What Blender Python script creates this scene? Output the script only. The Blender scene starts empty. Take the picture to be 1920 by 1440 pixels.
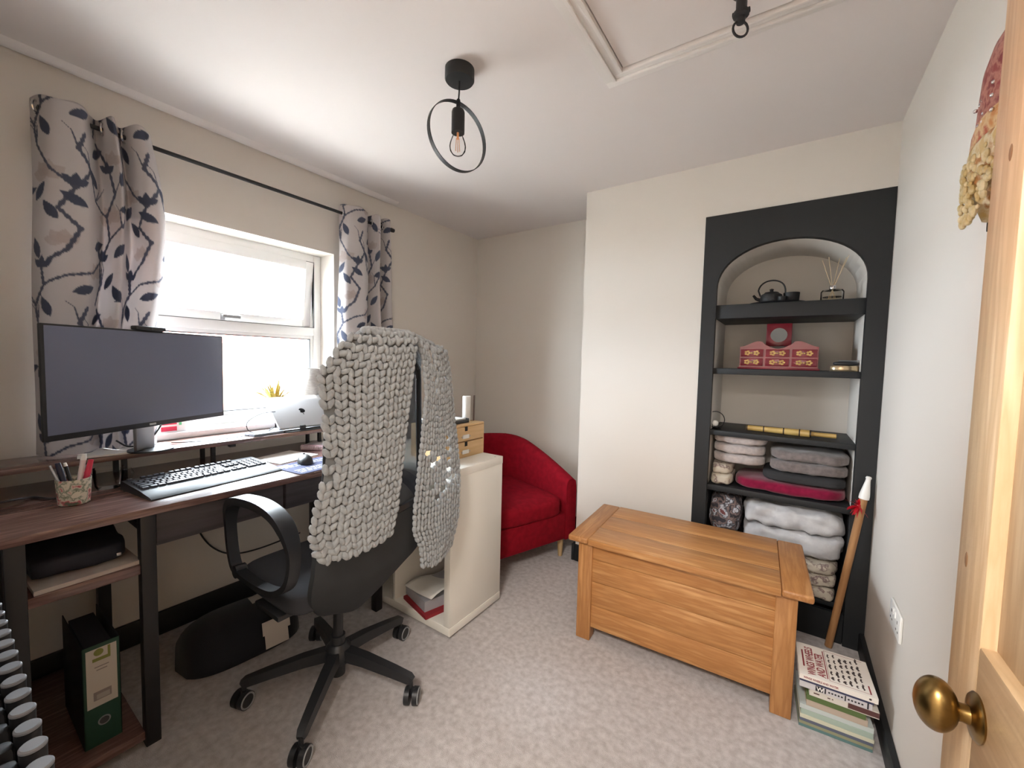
import bpy, bmesh, math, random
import numpy as np
from mathutils import Vector, Matrix, noise as mnoise

random.seed(7)
scene = bpy.context.scene
C = scene.collection
PI = math.pi
R = math.radians

# ------------------------------------------------------------------ camera
cam_d = bpy.data.cameras.new('camera')
cam = bpy.data.objects.new('camera', cam_d)
C.objects.link(cam)
cam_d.sensor_fit = 'HORIZONTAL'
cam_d.sensor_width = 36.0
cam_d.lens = 763.68 / 1920 * 36
cam_d.clip_start = 0.02
yaw, pitch, roll = R(34.2943), R(3.2412), R(1.3577)
fw = Vector((-math.sin(yaw) * math.cos(pitch), math.cos(yaw) * math.cos(pitch), -math.sin(pitch)))
rt = Vector((math.cos(yaw), math.sin(yaw), 0))
up = rt.cross(fw)
r2 = rt * math.cos(roll) + up * math.sin(roll)
u2 = -rt * math.sin(roll) + up * math.cos(roll)
m = Matrix((r2, u2, -fw)).transposed().to_4x4()
m.translation = Vector((0, 0, 1.2622))
cam.matrix_world = m
scene.camera = cam

# ------------------------------------------------------------------ light
w = bpy.data.worlds.new('world')
scene.world = w
w.use_nodes = True
bg = w.node_tree.nodes['Background']
bg.inputs[0].default_value = (0.84, 0.92, 1.0, 1)
bg.inputs[1].default_value = 22.0
sun_d = bpy.data.lights.new('sun', 'SUN')
sun_d.energy = 30.0
sun_d.angle = R(2.0)
sun_d.color = (1.0, 0.95, 0.87)
sun = bpy.data.objects.new('sun', sun_d)
C.objects.link(sun)
el, az = R(70), R(12)
sd = Vector((math.cos(el) * math.cos(az), math.cos(el) * math.sin(az), -math.sin(el)))
sun.rotation_euler = sd.to_track_quat('-Z', 'Y').to_euler()
por = bpy.data.lights.new('window_portal', 'AREA')
por.shape = 'RECTANGLE'
por.size, por.size_y = 1.02, 1.0
por.cycles.is_portal = True
po = bpy.data.objects.new('window_portal', por)
C.objects.link(po)
po.location = (-2.53, 0.925, 1.386)
po.rotation_euler = (R(90), 0, R(-90))
# unseen fill light added on the landing to lift floor, door and right wall
hall = bpy.data.lights.new('landing_fill', 'AREA')
hall.energy = 34
hall.size = 0.5
hall.color = (1.0, 0.94, 0.88)
ho = bpy.data.objects.new('landing_fill', hall)
C.objects.link(ho)
ho.location = (-0.2, -0.75, 2.2)
scene.view_settings.view_transform = 'Standard'
scene.view_settings.look = 'None'
scene.view_settings.exposure = 1.24
scene.view_settings.gamma = 1.0
scene.view_settings.use_curve_mapping = False

# ------------------------------------------------------------------ materials
def lin(c):
    out = []
    for v in c[:3]:
        v = v / 255.0
        out.append(v / 12.92 if v <= 0.04045 else ((v + 0.055) / 1.055) ** 2.4)
    return (out[0], out[1], out[2], 1.0)

MATS = {}
def mat(name, col, rough=0.5, metal=0.0, col2=None, nscale=20, bump=0.0, bscale=200, stretch=None,
        spec=0.5, sheen=0.0, coat=0.0, detail=6, ramp=(0.35, 0.65), bdist=0.002):
    """principled surface; col2 mixes in by noise, bump adds fine relief"""
    if name in MATS:
        return MATS[name]
    mt = bpy.data.materials.new(name)
    mt.use_nodes = True
    nt = mt.node_tree
    p = nt.nodes['Principled BSDF']
    p.inputs['Base Color'].default_value = lin(col)
    p.inputs['Roughness'].default_value = rough
    p.inputs['Metallic'].default_value = metal
    p.inputs['Specular IOR Level'].default_value = spec
    p.inputs['Sheen Weight'].default_value = sheen
    p.inputs['Coat Weight'].default_value = coat
    tc = nt.nodes.new('ShaderNodeTexCoord')
    src = tc.outputs['Object']
    if stretch:
        mp = nt.nodes.new('ShaderNodeMapping')
        mp.inputs['Scale'].default_value = stretch
        nt.links.new(src, mp.inputs['Vector'])
        src = mp.outputs['Vector']
    if col2 is not None:
        n = nt.nodes.new('ShaderNodeTexNoise')
        n.inputs['Scale'].default_value = nscale
        n.inputs['Detail'].default_value = detail
        nt.links.new(src, n.inputs['Vector'])
        cr = nt.nodes.new('ShaderNodeValToRGB')
        cols = col2 if isinstance(col2, list) else [col2]
        cols = [col] + cols
        e = cr.color_ramp.elements
        while len(e) < len(cols):
            e.new(0.5)
        for i, cc in enumerate(cols):
            e[i].position = ramp[0] + (ramp[1] - ramp[0]) * i / (len(cols) - 1)
            e[i].color = lin(cc)
        nt.links.new(n.outputs['Fac'], cr.inputs['Fac'])
        nt.links.new(cr.outputs['Color'], p.inputs['Base Color'])
    if bump:
        b = nt.nodes.new('ShaderNodeTexNoise')
        b.inputs['Scale'].default_value = bscale
        b.inputs['Detail'].default_value = 4
        nt.links.new(tc.outputs['Object'], b.inputs['Vector'])
        bp = nt.nodes.new('ShaderNodeBump')
        bp.inputs['Strength'].default_value = bump
        bp.inputs['Distance'].default_value = bdist
        nt.links.new(b.outputs['Fac'], bp.inputs['Height'])
        nt.links.new(bp.outputs['Normal'], p.inputs['Normal'])
    MATS[name] = mt
    return mt

def wood(name, c1, c2, axis='x', rough=0.45, scale=9, c3=None, coat=0.0):
    st = {'x': (0.6, 7, 7), 'y': (7, 0.6, 7), 'z': (7, 7, 0.6)}[axis]
    return mat(name, c1, rough, 0, [c2] + ([c3] if c3 else []), scale, 0.15, 120, st, detail=8, ramp=(0.3, 0.7), coat=coat)

def glass(name, tint=(1, 1, 1), fac=0.1, rough=0.02):
    if name in MATS:
        return MATS[name]
    mt = bpy.data.materials.new(name)
    mt.use_nodes = True
    nt = mt.node_tree
    for n in list(nt.nodes):
        if n.type != 'OUTPUT_MATERIAL':
            nt.nodes.remove(n)
    out = nt.nodes['Material Output']
    t = nt.nodes.new('ShaderNodeBsdfTransparent')
    t.inputs[0].default_value = (*tint, 1)
    g = nt.nodes.new('ShaderNodeBsdfGlossy')
    g.inputs['Roughness'].default_value = rough
    fr = nt.nodes.new('ShaderNodeLayerWeight')
    fr.inputs['Blend'].default_value = fac
    mx = nt.nodes.new('ShaderNodeMixShader')
    nt.links.new(fr.outputs['Fresnel'], mx.inputs[0])
    nt.links.new(t.outputs[0], mx.inputs[1])
    nt.links.new(g.outputs[0], mx.inputs[2])
    nt.links.new(mx.outputs[0], out.inputs[0])
    MATS[name] = mt
    return mt

def attr_mat(name, rough=0.8, bump=0.2, bscale=900, trans=0.0, sheen=0.0):
    if name in MATS:
        return MATS[name]
    mt = bpy.data.materials.new(name)
    mt.use_nodes = True
    nt = mt.node_tree
    p = nt.nodes['Principled BSDF']
    p.inputs['Roughness'].default_value = rough
    p.inputs['Specular IOR Level'].default_value = 0.2
    p.inputs['Sheen Weight'].default_value = sheen
    a = nt.nodes.new('ShaderNodeAttribute')
    a.attribute_name = 'print'
    nt.links.new(a.outputs['Color'], p.inputs['Base Color'])
    if trans:
        tr = nt.nodes.new('ShaderNodeBsdfTranslucent')
        nt.links.new(a.outputs['Color'], tr.inputs['Color'])
        mx = nt.nodes.new('ShaderNodeMixShader')
        mx.inputs[0].default_value = trans
        nt.links.new(p.outputs[0], mx.inputs[1])
        nt.links.new(tr.outputs[0], mx.inputs[2])
        nt.links.new(mx.outputs[0], nt.nodes['Material Output'].inputs[0])
    MATS[name] = mt
    return mt

# ------------------------------------------------------------------ mesh helpers
class B:
    """collects shapes into one bmesh; done() links it as ONE object"""
    def __init__(s):
        s.bm = bmesh.new()
    def _xf(s, verts, M):
        for v in verts:
            v.co = M @ v.co
    def box(s, x0, x1, y0, y1, z0, z1, bev=0.0, seg=2, M=None):
        r = bmesh.ops.create_cube(s.bm, size=1)
        vs = r['verts']
        for v in vs:
            v.co = Vector(((x0 + x1) / 2 + v.co.x * (x1 - x0), (y0 + y1) / 2 + v.co.y * (y1 - y0), (z0 + z1) / 2 + v.co.z * (z1 - z0)))
        if bev > 0:
            es = set()
            for v in vs:
                es.update(v.link_edges)
            rr = bmesh.ops.bevel(s.bm, geom=list(es), offset=bev, segments=seg, profile=0.5, affect='EDGES')
            vs = list({v for f in rr['faces'] for v in f.verts} | {v for v in vs if v.is_valid})
        if M is not None:
            s._xf(vs, M)
        return s
    def cyl(s, a, b, r, r2=None, n=16, caps=True):
        a, b = Vector(a), Vector(b)
        d = b - a
        q = d.to_track_quat('Z', 'Y').to_matrix().to_4x4()
        q.translation = (a + b) / 2
        bmesh.ops.create_cone(s.bm, cap_ends=caps, segments=n, radius1=r, radius2=r if r2 is None else r2, depth=d.length, matrix=q)
        return s
    def sph(s, c, r, n=12, mseg=8, sc=(1, 1, 1), M=None):
        MM = Matrix.Translation(Vector(c)) @ (M or Matrix()) @ Matrix.Diagonal((r * sc[0], r * sc[1], r * sc[2], 1))
        bmesh.ops.create_uvsphere(s.bm, u_segments=n, v_segments=mseg, radius=1, matrix=MM)
        return s
    def lathe(s, prof, n=24, c=(0, 0, 0), M=None):
        rings = []
        for (r, z) in prof:
            if r < 1e-5:
                rings.append([s.bm.verts.new((0, 0, z))])
            else:
                rings.append([s.bm.verts.new((r * math.cos(2 * PI * i / n), r * math.sin(2 * PI * i / n), z)) for i in range(n)])
        for a, b in zip(rings, rings[1:]):
            for i in range(n):
                j = (i + 1) % n
                if len(a) == 1 and len(b) == 1:
                    continue
                if len(a) == 1:
                    s.bm.faces.new((a[0], b[j], b[i]))
                elif len(b) == 1:
                    s.bm.faces.new((a[i], a[j], b[0]))
                else:
                    s.bm.faces.new((a[i], a[j], b[j], b[i]))
        MM = Matrix.Translation(Vector(c)) @ (M or Matrix())
        s._xf([v for ring in rings for v in ring], MM)
        return s
    def sweep(s, pts, shape, closed=False, upv=(0, 0, 1), caps=True, scale=None):
        """sweep a 2-D shape [(a,b)] along pts; a along side, b along up"""
        pts = [Vector(p) for p in pts]
        n = len(pts)
        rings = []
        upv = Vector(upv)
        for i, p in enumerate(pts):
            if closed:
                t = pts[(i + 1) % n] - pts[i - 1]
            else:
                t = pts[min(i + 1, n - 1)] - pts[max(i - 1, 0)]
            t.normalize()
            side = t.cross(upv)
            if side.length < 1e-4:
                side = t.cross(Vector((1, 0.01, 0)))
            side.normalize()
            u = side.cross(t).normalized()
            k = scale[i] if scale else 1
            rings.append([s.bm.verts.new(p + side * a * k + u * b * k) for a, b in shape])
        ns = len(shape)
        for i in range(n if closed else n - 1):
            a, b = rings[i], rings[(i + 1) % n]
            for k in range(ns):
                l = (k + 1) % ns
                s.bm.faces.new((a[k], a[l], b[l], b[k]))
        if not closed and caps:
            s.bm.faces.new(rings[0][::-1])
            s.bm.faces.new(rings[-1])
        return s
    def tube(s, pts, r, n=8, closed=False, upv=(0, 0, 1), scale=None):
        return s.sweep(pts, [(r * math.cos(2 * PI * k / n), r * math.sin(2 * PI * k / n)) for k in range(n)], closed, upv, True, scale)
    def prism(s, poly, z0, z1, M=None):
        a = [s.bm.verts.new((x, y, z0)) for x, y in poly]
        b = [s.bm.verts.new((x, y, z1)) for x, y in poly]
        s.bm.faces.new(a[::-1])
        s.bm.faces.new(b)
        n = len(poly)
        for i in range(n):
            j = (i + 1) % n
            s.bm.faces.new((a[i], a[j], b[j], b[i]))
        if M is not None:
            s._xf(a + b, M)
        return s
    def grid(s, P, closed_u=False):
        """P[i][j] grid of points"""
        V = [[s.bm.verts.new(p) for p in row] for row in P]
        nu = len(V)
        for i in range(nu if closed_u else nu - 1):
            a, b = V[i], V[(i + 1) % nu]
            for j in range(len(a) - 1):
                s.bm.faces.new((a[j], b[j], b[j + 1], a[j + 1]))
        return s
    def done(s, name, mt, parent=None, loc=None, rz=0.0, smooth=40, rot=None):
        bmesh.ops.recalc_face_normals(s.bm, faces=s.bm.faces)
        me = bpy.data.meshes.new(name)
        s.bm.to_mesh(me)
        s.bm.free()
        return link(name, me, mt, parent, loc, rz, smooth, rot)

def link(name, me, mt, parent=None, loc=None, rz=0.0, smooth=40, rot=None):
    if mt is not None and not me.materials:
        me.materials.append(mt)
    if smooth:
        me.polygons.foreach_set('use_smooth', [True] * len(me.polygons))
        me.set_sharp_from_angle(angle=R(smooth))
    o = bpy.data.objects.new(name, me)
    C.objects.link(o)
    if loc is not None:
        o.location = loc
    o.rotation_euler = rot if rot is not None else (0, 0, rz)
    o.parent = parent
    return o

def tag(o, label, cat, group=None):
    o['label'] = label
    o['category'] = cat
    if group:
        o['group'] = group
    return o

def thing(name, label, cat, loc=(0, 0, 0), rz=0.0, group=None, rot=None):
    o = bpy.data.objects.new(name, None)
    o.empty_display_size = 0.05
    C.objects.link(o)
    o.location = loc
    o.rotation_euler = rot if rot is not None else (0, 0, rz)
    return tag(o, label, cat, group)

def struct(o):
    o['kind'] = 'structure'
    return o

def solidify(o, t, offset=-1):
    md = o.modifiers.new('solid', 'SOLIDIFY')
    md.thickness = t
    md.offset = offset
    return o

def subsurf(o, n=2):
    md = o.modifiers.new('sub', 'SUBSURF')
    md.levels = n
    md.render_levels = n
    return o

TEXTS = [('WINGS WHEELS', 0.033), ('AND WATER', 0.033), ('WINGS WHEELS AND WATER', 0.0095), ('W', 0.02)]
FONT_MESH = {}
for body_, size_ in TEXTS:      # lettering is turned into meshes first, while the scene is still empty
    cu = bpy.data.curves.new('lettering', 'FONT')
    cu.body, cu.size, cu.extrude, cu.offset = body_, size_, 0.0002, size_ * 0.022
    tmp = bpy.data.objects.new('lettering', cu)
    C.objects.link(tmp)
    bpy.context.view_layer.update()
    FONT_MESH[(body_, size_)] = bpy.data.meshes.new_from_object(tmp.evaluated_get(bpy.context.evaluated_depsgraph_get()))
    bpy.data.objects.remove(tmp)
    bpy.data.curves.remove(cu)

def text(name, body, size, mt, parent, M, xs=1.0):
    me = FONT_MESH[(body, size)].copy()
    me.transform(M @ Matrix.Diagonal((xs, 1, 1, 1)))
    me.name = name
    return link(name, me, mt, parent, smooth=0)

def puff(x0, x1, y0, y1, z0, z1, n=14, wr=0.006, seed=0, p=5.0, freq=14.0):
    """rounded, softly wrinkled cushion or folded-cloth slab (bmesh wrapper)"""
    b = B()
    r = bmesh.ops.create_cube(b.bm, size=2)
    bmesh.ops.subdivide_edges(b.bm, edges=b.bm.edges[:], cuts=n, use_grid_fill=True)
    cx, cy, cz = (x0 + x1) / 2, (y0 + y1) / 2, (z0 + z1) / 2
    hx, hy, hz = (x1 - x0) / 2, (y1 - y0) / 2, (z1 - z0) / 2
    for v in b.bm.verts:
        d = v.co.copy()
        k = (abs(d.x) ** p + abs(d.y) ** p + abs(d.z) ** p) ** (1 / p)
        d = d / k
        q = Vector((cx + d.x * hx, cy + d.y * hy, cz + d.z * hz))
        nn = mnoise.noise(q * freq + Vector((seed * 3.1, seed * 1.7, 0))) + 0.5 * mnoise.noise(q * freq * 2.3 + Vector((seed, 0, seed)))
        q += Vector((d.x * 0.5, d.y, d.z)) * nn * wr
        v.co = q
    return b

_t = bmesh.new()
bmesh.ops.create_uvsphere(_t, u_segments=8, v_segments=6, radius=1)
_t.verts.ensure_lookup_table()
BLOB_V = np.array([v.co[:] for v in _t.verts])
BLOB_F = [[v.index for v in f.verts] for f in _t.faces]
_t.free()
def blobs(name, mats4, mt, parent):
    """one mesh of many ellipsoids, each given by a 4x4 matrix"""
    vs, fs = [], []
    n = len(BLOB_V)
    for k, m4 in enumerate(mats4):
        A = np.array(m4)
        vs.append(BLOB_V @ A[:3, :3].T + A[:3, 3])
        fs.extend([[i + k * n for i in f] for f in BLOB_F])
    me = bpy.data.meshes.new(name)
    me.from_pydata(np.concatenate(vs).tolist(), [], fs)
    return link(name, me, mt, parent, smooth=180)

# palette
M_wall = mat('wall_paint', (221, 215, 207), 0.9, bump=0.06, bscale=260, spec=0.2)
M_ceil = mat('ceiling_paint', (224, 218, 216), 0.92, bump=0.05, bscale=200, spec=0.15)
M_white = mat('white_gloss', (238, 237, 233), 0.35)
M_upvc = mat('upvc_white', (240, 240, 240), 0.3)
M_black = mat('charcoal_paint', (27, 30, 33), 0.55, bump=0.05, bscale=180)
M_steel = mat('black_steel', (30, 30, 33), 0.5)
M_plast = mat('black_plastic', (36, 37, 40), 0.42)
M_dgrey = mat('dark_grey_plastic', (48, 50, 56), 0.5)
M_paper = mat('paper', (236, 234, 228), 0.8)
M_silver = mat('brushed_silver', (176, 178, 182), 0.4, 1.0)
M_chrome = mat('chrome', (210, 210, 212), 0.15, 1.0)

# ================================================================== THE SETTING
XL, XR, YF, YB, XC, H = -2.2835, 0.3318, 2.348, 2.7728, -1.0798, 2.2971
XA, ZA = -0.4024, 2.0293

# carpet
M_carpet = mat('carpet_pile', (184, 176, 173), 0.95, 0, [(203, 196, 194), (219, 213, 211)], 42, 0.9, 420, spec=0.1, sheen=0.3, detail=10, ramp=(0.3, 0.72), bdist=0.006)
struct(B().box(-2.5, 0.6, -1.6, 3.0, -0.1, 0.0).done('floor', M_carpet, smooth=0))
struct(B().box(-2.5, 0.6, -1.6, 3.0, H, H + 0.1).done('ceiling', M_ceil, smooth=0))

# window wall with its opening
WY0, WY1, WZ0, WZ1 = 0.42, 1.43, 0.895, 1.872
b = B()
b.box(XL - 0.25, XL, -0.2, 3.0, 0, WZ0)
b.box(XL - 0.25, XL, -0.2, 3.0, WZ1, H)
b.box(XL - 0.25, XL, -0.2, WY0, WZ0, WZ1)
b.box(XL - 0.25, XL, WY1, 3.0, WZ0, WZ1)
struct(b.done('wall_left', M_wall, smooth=0))
# old lath plaster swelling under the ceiling line of the window wall
struct(B().prism([(XL, H), (XL + 0.012, H - 0.004), (XL + 0.03, H - 0.012), (XL + 0.055, H - 0.012), (XL + 0.075, H - 0.003), (XL + 0.08, H)], 0, 1,
                 Matrix(((1, 0, 0, 0), (0, 0, 1.75, 0.1), (0, 1, 0, 0), (0, 0, 0, 1)))).done('trim_1', M_ceil, smooth=60))
struct(B().box(XR, XR + 0.15, -0.2, 3.0, 0, H).done('wall_right', M_wall, smooth=0))
struct(B().box(-2.5, XC + 0.3, YB, YB + 0.2, 0, H).done('wall_recess', M_wall, smooth=0))
# chimney breast with the arched alcove
AX0, AX1 = -0.335, 0.258
ACX, ARX = (AX0 + AX1) / 2, (AX1 - AX0) / 2
ASP, AAP = 1.66, 1.873
NB = 2.735
arch = [(ACX - ARX * math.cos(PI * k / 28), ASP + (AAP - ASP) * math.sin(PI * k / 28) ** 0.92) for k in range(29)]
struct(B().box(XC, XA, YF, 3.0, 0, H).done('wall_far', M_wall, smooth=0))
struct(B().box(XA, XR, YF, 3.0, ZA, H).done('wall_over_alcove', M_wall, smooth=0))
struct(B().box(XA, AX0, YF + 0.03, NB, 0, ZA).done('wall_alcove_left', M_wall, smooth=0))
struct(B().box(AX1, XR, YF + 0.03, NB, 0, ZA).done('wall_alcove_right', M_wall, smooth=0))
struct(B().box(XA, XR, NB, 3.0, 0, ZA).done('wall_alcove_back', M_wall, smooth=0))
b = B()
for (x0, z0), (x1, z1) in zip(arch, arch[1:]):
    vs = [b.bm.verts.new(p) for p in ((x0, YF + 0.03, z0), (x1, YF + 0.03, z1), (x1, NB, z1), (x0, NB, z0))]
    b.bm.faces.new(vs)
struct(b.done('trim_3', M_wall, smooth=30))
# near wall with the doorway the picture is taken from, and unseen landing walls added to keep sky light out
b = B()
b.box(-2.5, -0.62, -0.16, -0.04, 0, H)
b.box(0.25, XR, -0.16, -0.04, 0, H)
b.box(-0.62, 0.25, -0.16, -0.04, 2.0, H)
struct(b.done('wall_near', M_wall, smooth=0))
b = B()
b.box(-1.6, 0.6, -1.6, -1.5, 0, H)
b.box(-1.6, -1.5, -1.6, -0.15, 0, H)
b.box(0.45, 0.6, -1.6, -0.15, 0, H)
struct(b.done('wall_landing', M_wall, smooth=0))

# skirting boards, charcoal
def skirt(name, x0, x1, y0, y1, h=0.105):
    struct(B().box(x0, x1, y0, y1, 0, h, 0.006).done(name, M_black))
skirt('baseboard_left', XL, XL + 0.02, -0.03, YB)
skirt('baseboard_right', XR - 0.02, XR, 0.82, YF, 0.085)
skirt('baseboard_recess', XL + 0.02, XC, YB - 0.02, YB)
b = B()
b.box(XC - 0.02, XC, YF - 0.02, YB - 0.02, 0, 0.105, 0.005)
b.box(XC, XA, YF - 0.02, YF, 0, 0.105, 0.005)
struct(b.done('baseboard_far', M_black))

# ------------------------------------------------------------ window
FX0, FX1 = -2.485, -2.425
win = bpy.data.objects.new('window_1', None)
C.objects.link(win)
struct(win)
b = B()
b.box(FX0, FX1, WY0, WY0 + 0.045, WZ0, WZ1, 0.004)
b.box(FX0, FX1, WY1 - 0.045, WY1, WZ0, WZ1, 0.004)
b.box(FX0, FX1, WY0 + 0.045, WY1 - 0.045, WZ1 - 0.045, WZ1, 0.002)
b.box(FX0, FX1, WY0 + 0.045, WY1 - 0.045, WZ0, WZ0 + 0.05, 0.002)
b.box(FX0, FX1, WY0 + 0.045, WY1 - 0.045, 1.385, 1.435, 0.002)
b.done('window_frame', M_upvc, win)
M_gask = mat('gasket', (60, 62, 66), 0.7)
b = B()
for (y0, y1, z0, z1) in ((WY0 + 0.045, WY1 - 0.045, WZ0 + 0.05, 1.385),):
    t = 0.022
    b.box(FX0 + 0.01, FX1 - 0.008, y0, y0 + t, z0, z1, 0.003)
    b.box(FX0 + 0.01, FX1 - 0.008, y1 - t, y1, z0, z1, 0.003)
    b.box(FX0 + 0.01, FX1 - 0.008, y0 + t, y1 - t, z0, z0 + t, 0.001)
    b.box(FX0 + 0.01, FX1 - 0.008, y0 + t, y1 - t, z1 - t, z1, 0.001)
b.done('glazing_bead', M_upvc, win)
M_pane = glass('window_glass', (0.97, 0.98, 0.98), 0.08)
B().box(-2.462, -2.456, WY0 + 0.06, WY1 - 0.06, WZ0 + 0.065, 1.37).done('pane', M_pane, win, smooth=0)
# top-hung sash, pushed open a little at the bottom
sash_y0, sash_y1, sash_h = WY0 + 0.04, WY1 - 0.04, 0.40
b = B()
b.box(-0.03, 0.025, sash_y0, sash_y0 + 0.05, -sash_h, 0, 0.005)
b.box(-0.03, 0.025, sash_y1 - 0.05, sash_y1, -sash_h, 0, 0.005)
b.box(-0.03, 0.025, sash_y0 + 0.05, sash_y1 - 0.05, -0.05, 0, 0.002)
b.box(-0.03, 0.025, sash_y0 + 0.05, sash_y1 - 0.05, -sash_h, -sash_h + 0.05, 0.002)
def gasket(parent, x0, x1, y0, y1, z0, z1, t=0.004):
    g = B()
    g.box(x0, x1, y0, y0 + t, z0, z1)
    g.box(x0, x1, y1 - t, y1, z0, z1)
    g.box(x0, x1, y0 + t, y1 - t, z0, z0 + t)
    g.box(x0, x1, y0 + t, y1 - t, z1 - t, z1)
    g.done('gasket', M_gask, parent, smooth=0)
gasket(win, -2.456, -2.4325, WY0 + 0.064, WY1 - 0.064, WZ0 + 0.069, 1.366)
gasket(win, -2.446, -2.424, WY0 + 0.042, WY1 - 0.042, 1.434, WZ1 - 0.042, 0.003)
sa = b.done('sash', M_upvc, win, loc=(-2.448, 0, WZ1 - 0.038), rot=(0, R(7), 0))
B().box(-0.006, 0.0, sash_y0 + 0.045, sash_y1 - 0.045, -sash_h + 0.045, -0.045).done('pane', M_pane, sa, smooth=0)
b = B()
b.box(0.025, 0.036, 0.905, 0.925, -sash_h + 0.008, -sash_h + 0.045, 0.003)
b.cyl((0.034, 0.915, -sash_h + 0.03), (0.052, 0.915, -sash_h + 0.03), 0.008)
b.box(0.046, 0.058, 0.905, 0.99, -sash_h + 0.022, -sash_h + 0.04, 0.004)
b.done('window_handle', M_silver, sa)
B().box(-2.45, XL + 0.015, WY0, WY1, WZ0 - 0.02, WZ0 + 0.008, 0.005).done('window_sill', M_upvc, win)

# outside: pale sunny terrace, garden wall and a far terrace of houses
M_pave = mat('paving', (148, 146, 142), 0.9, 0, (134, 132, 128), 3)
struct(B().box(-40, -2.6, -25, 30, -2.9, -2.7).done('ground', M_pave, smooth=0))
M_brick = mat('far_brick', (206, 150, 128), 0.9, 0, (188, 130, 110), 6)
fh = thing('terrace_house', 'far brick house with a red tiled roof seen through the window', 'house', (-22, 10, -2.7))
B().box(-3, 3, -9, 9, 0, 4.4).done('house_wall', M_brick, fh, smooth=0)
B().prism([(-3.4, 4.4), (3.4, 4.4), (0, 6.2)], -9.3, 9.3, Matrix(((1, 0, 0, 0), (0, 0, 1, 0), (0, 1, 0, 0), (0, 0, 0, 1)))).done('house_roof', mat('red_tile', (190, 96, 82), 0.8), fh, smooth=0)
for i, yy in enumerate((-6.5, -2.2, 2.2, 6.5)):
    wn = B().box(2.98, 3.04, yy - 0.6, yy + 0.6, 2.4, 3.8).done('house_window', M_upvc, fh, smooth=0)
    B().box(3.04, 3.06, yy - 0.5, yy + 0.5, 2.5, 3.7).done('window_glass', mat('dark_glass', (70, 80, 92), 0.1), wn, smooth=0)

# ------------------------------------------------------------ loft hatch
ht = thing('loft_hatch', 'white loft hatch panel in a moulded frame in the ceiling', 'hatch', (0, 0, 0))
hx0, hx1, hy0, hy1 = -0.618, 0.225, 0.69, 1.508
b = B()
for k, (ins, wd, dep) in enumerate(((0.0, 0.034, 0.006), (0.034, 0.012, 0.02), (0.046, 0.022, 0.013), (0.068, 0.012, 0.02))):
    a0, a1, c0, c1 = hx0 + ins, hx1 - ins, hy0 + ins, hy1 - ins
    b.box(a0, a1, c0, c0 + wd, H - dep, H, 0.003)
    b.box(a0, a1, c1 - wd, c1, H - dep, H, 0.003)
    b.box(a0, a0 + wd, c0 + wd, c1 - wd, H - dep, H, 0.001)
    b.box(a1 - wd, a1, c0 + wd, c1 - wd, H - dep, H, 0.001)
b.done('hatch_frame', mat('hatch_gloss', (226, 221, 217), 0.5), ht)
B().box(hx0 + 0.083, hx1 - 0.083, hy0 + 0.083, hy1 - 0.083, H - 0.006, H).done('hatch_panel', M_ceil, ht, smooth=0)
lt = thing('hatch_latch', 'black spring latch with a pull ring under the loft hatch', 'latch', (-0.163, 1.318, H - 0.006))
b = B()
b.lathe([(0.0, 0), (0.024, 0), (0.024, -0.006), (0.014, -0.01), (0.014, -0.05), (0.02, -0.054), (0.02, -0.064), (0.011, -0.068), (0.011, -0.082), (0.0, -0.084)], 18)
b.box(-0.022, 0.022, -0.006, 0.006, -0.06, -0.05, 0.002)
b.done('latch_body', M_plast, lt)
rr = 0.021
B().tube([(rr * math.cos(2 * PI * k / 20) * 0.8, rr * math.cos(2 * PI * k / 20) * 0.6, -0.098 + rr * math.sin(2 * PI * k / 20)) for k in range(20)], 0.0032, 8, True, (0.6, -0.8, 0.01)).done('pull_ring', M_plast, lt)

# ------------------------------------------------------------ pine door standing open on the right
M_pine = wood('pine', (214, 187, 150), (198, 168, 130), 'z', 0.42, 7, (224, 200, 166))
M_pine_h = wood('pine_cross', (208, 180, 143), (192, 162, 124), 'y', 0.42, 7, (218, 194, 160))
door = bpy.data.objects.new('door_1', None)
C.objects.link(door)
struct(door)
door.location = (0.2, 0.02, 0.0)
DW = 0.768
def dpart(name, y0, y1, z0, z1, x0=0.0, x1=0.035, mt=None, bev=0.003):
    return B().box(x0, x1, y0, y1, z0, z1, bev).done(name, mt or M_pine, door)
dpart('stile', DW - 0.092, DW, 0.01, 1.98)
dpart('stile', 0.0, 0.092, 0.01, 1.98)
dpart('rail', 0.092, DW - 0.092, 1.88, 1.98, mt=M_pine_h)
dpart('rail', 0.092, DW - 0.092, 0.74, 0.94, mt=M_pine_h)
dpart('rail', 0.092, DW - 0.092, 0.01, 0.19, mt=M_pine_h)
for z0, z1 in ((0.19, 0.74), (0.94, 1.88)):
    dpart('muntin', DW / 2 - 0.045, DW / 2 + 0.045, z0, z1)
    dpart('panel', 0.09, DW / 2 - 0.043, z0 - 0.002, z1 + 0.002, 0.014, 0.024)
    dpart('panel', DW / 2 + 0.043, DW - 0.09, z0 - 0.002, z1 + 0.002, 0.014, 0.024)
for (yy, zz) in ((DW - 0.03, 1.02), (DW - 0.055, 1.52)):
    B().sph((0.0005, yy, zz), 0.011, 12, 6, (0.12, 0.55, 1)).done('knot', mat('pine_knot', (150, 112, 78), 0.5), door)
M_brass = mat('aged_brass', (150, 124, 76), 0.3, 1.0, (108, 86, 50), 30, ramp=(0.4, 0.7))
kx = Matrix.Rotation(R(-90), 4, 'Y')
hd = B().lathe([(0, 0), (0.026, 0), (0.027, 0.002), (0.024, 0.005), (0.014, 0.007), (0.012, 0.008), (0.0, 0.008)], 28, (0, 0.661, 0.862), kx).done('rose', M_brass, door)
B().lathe([(0.011, 0.006), (0.010, 0.014), (0.0115, 0.02), (0.013, 0.022)], 20, (0, 0.661, 0.862), kx).done('knob_neck', M_brass, hd)
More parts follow.
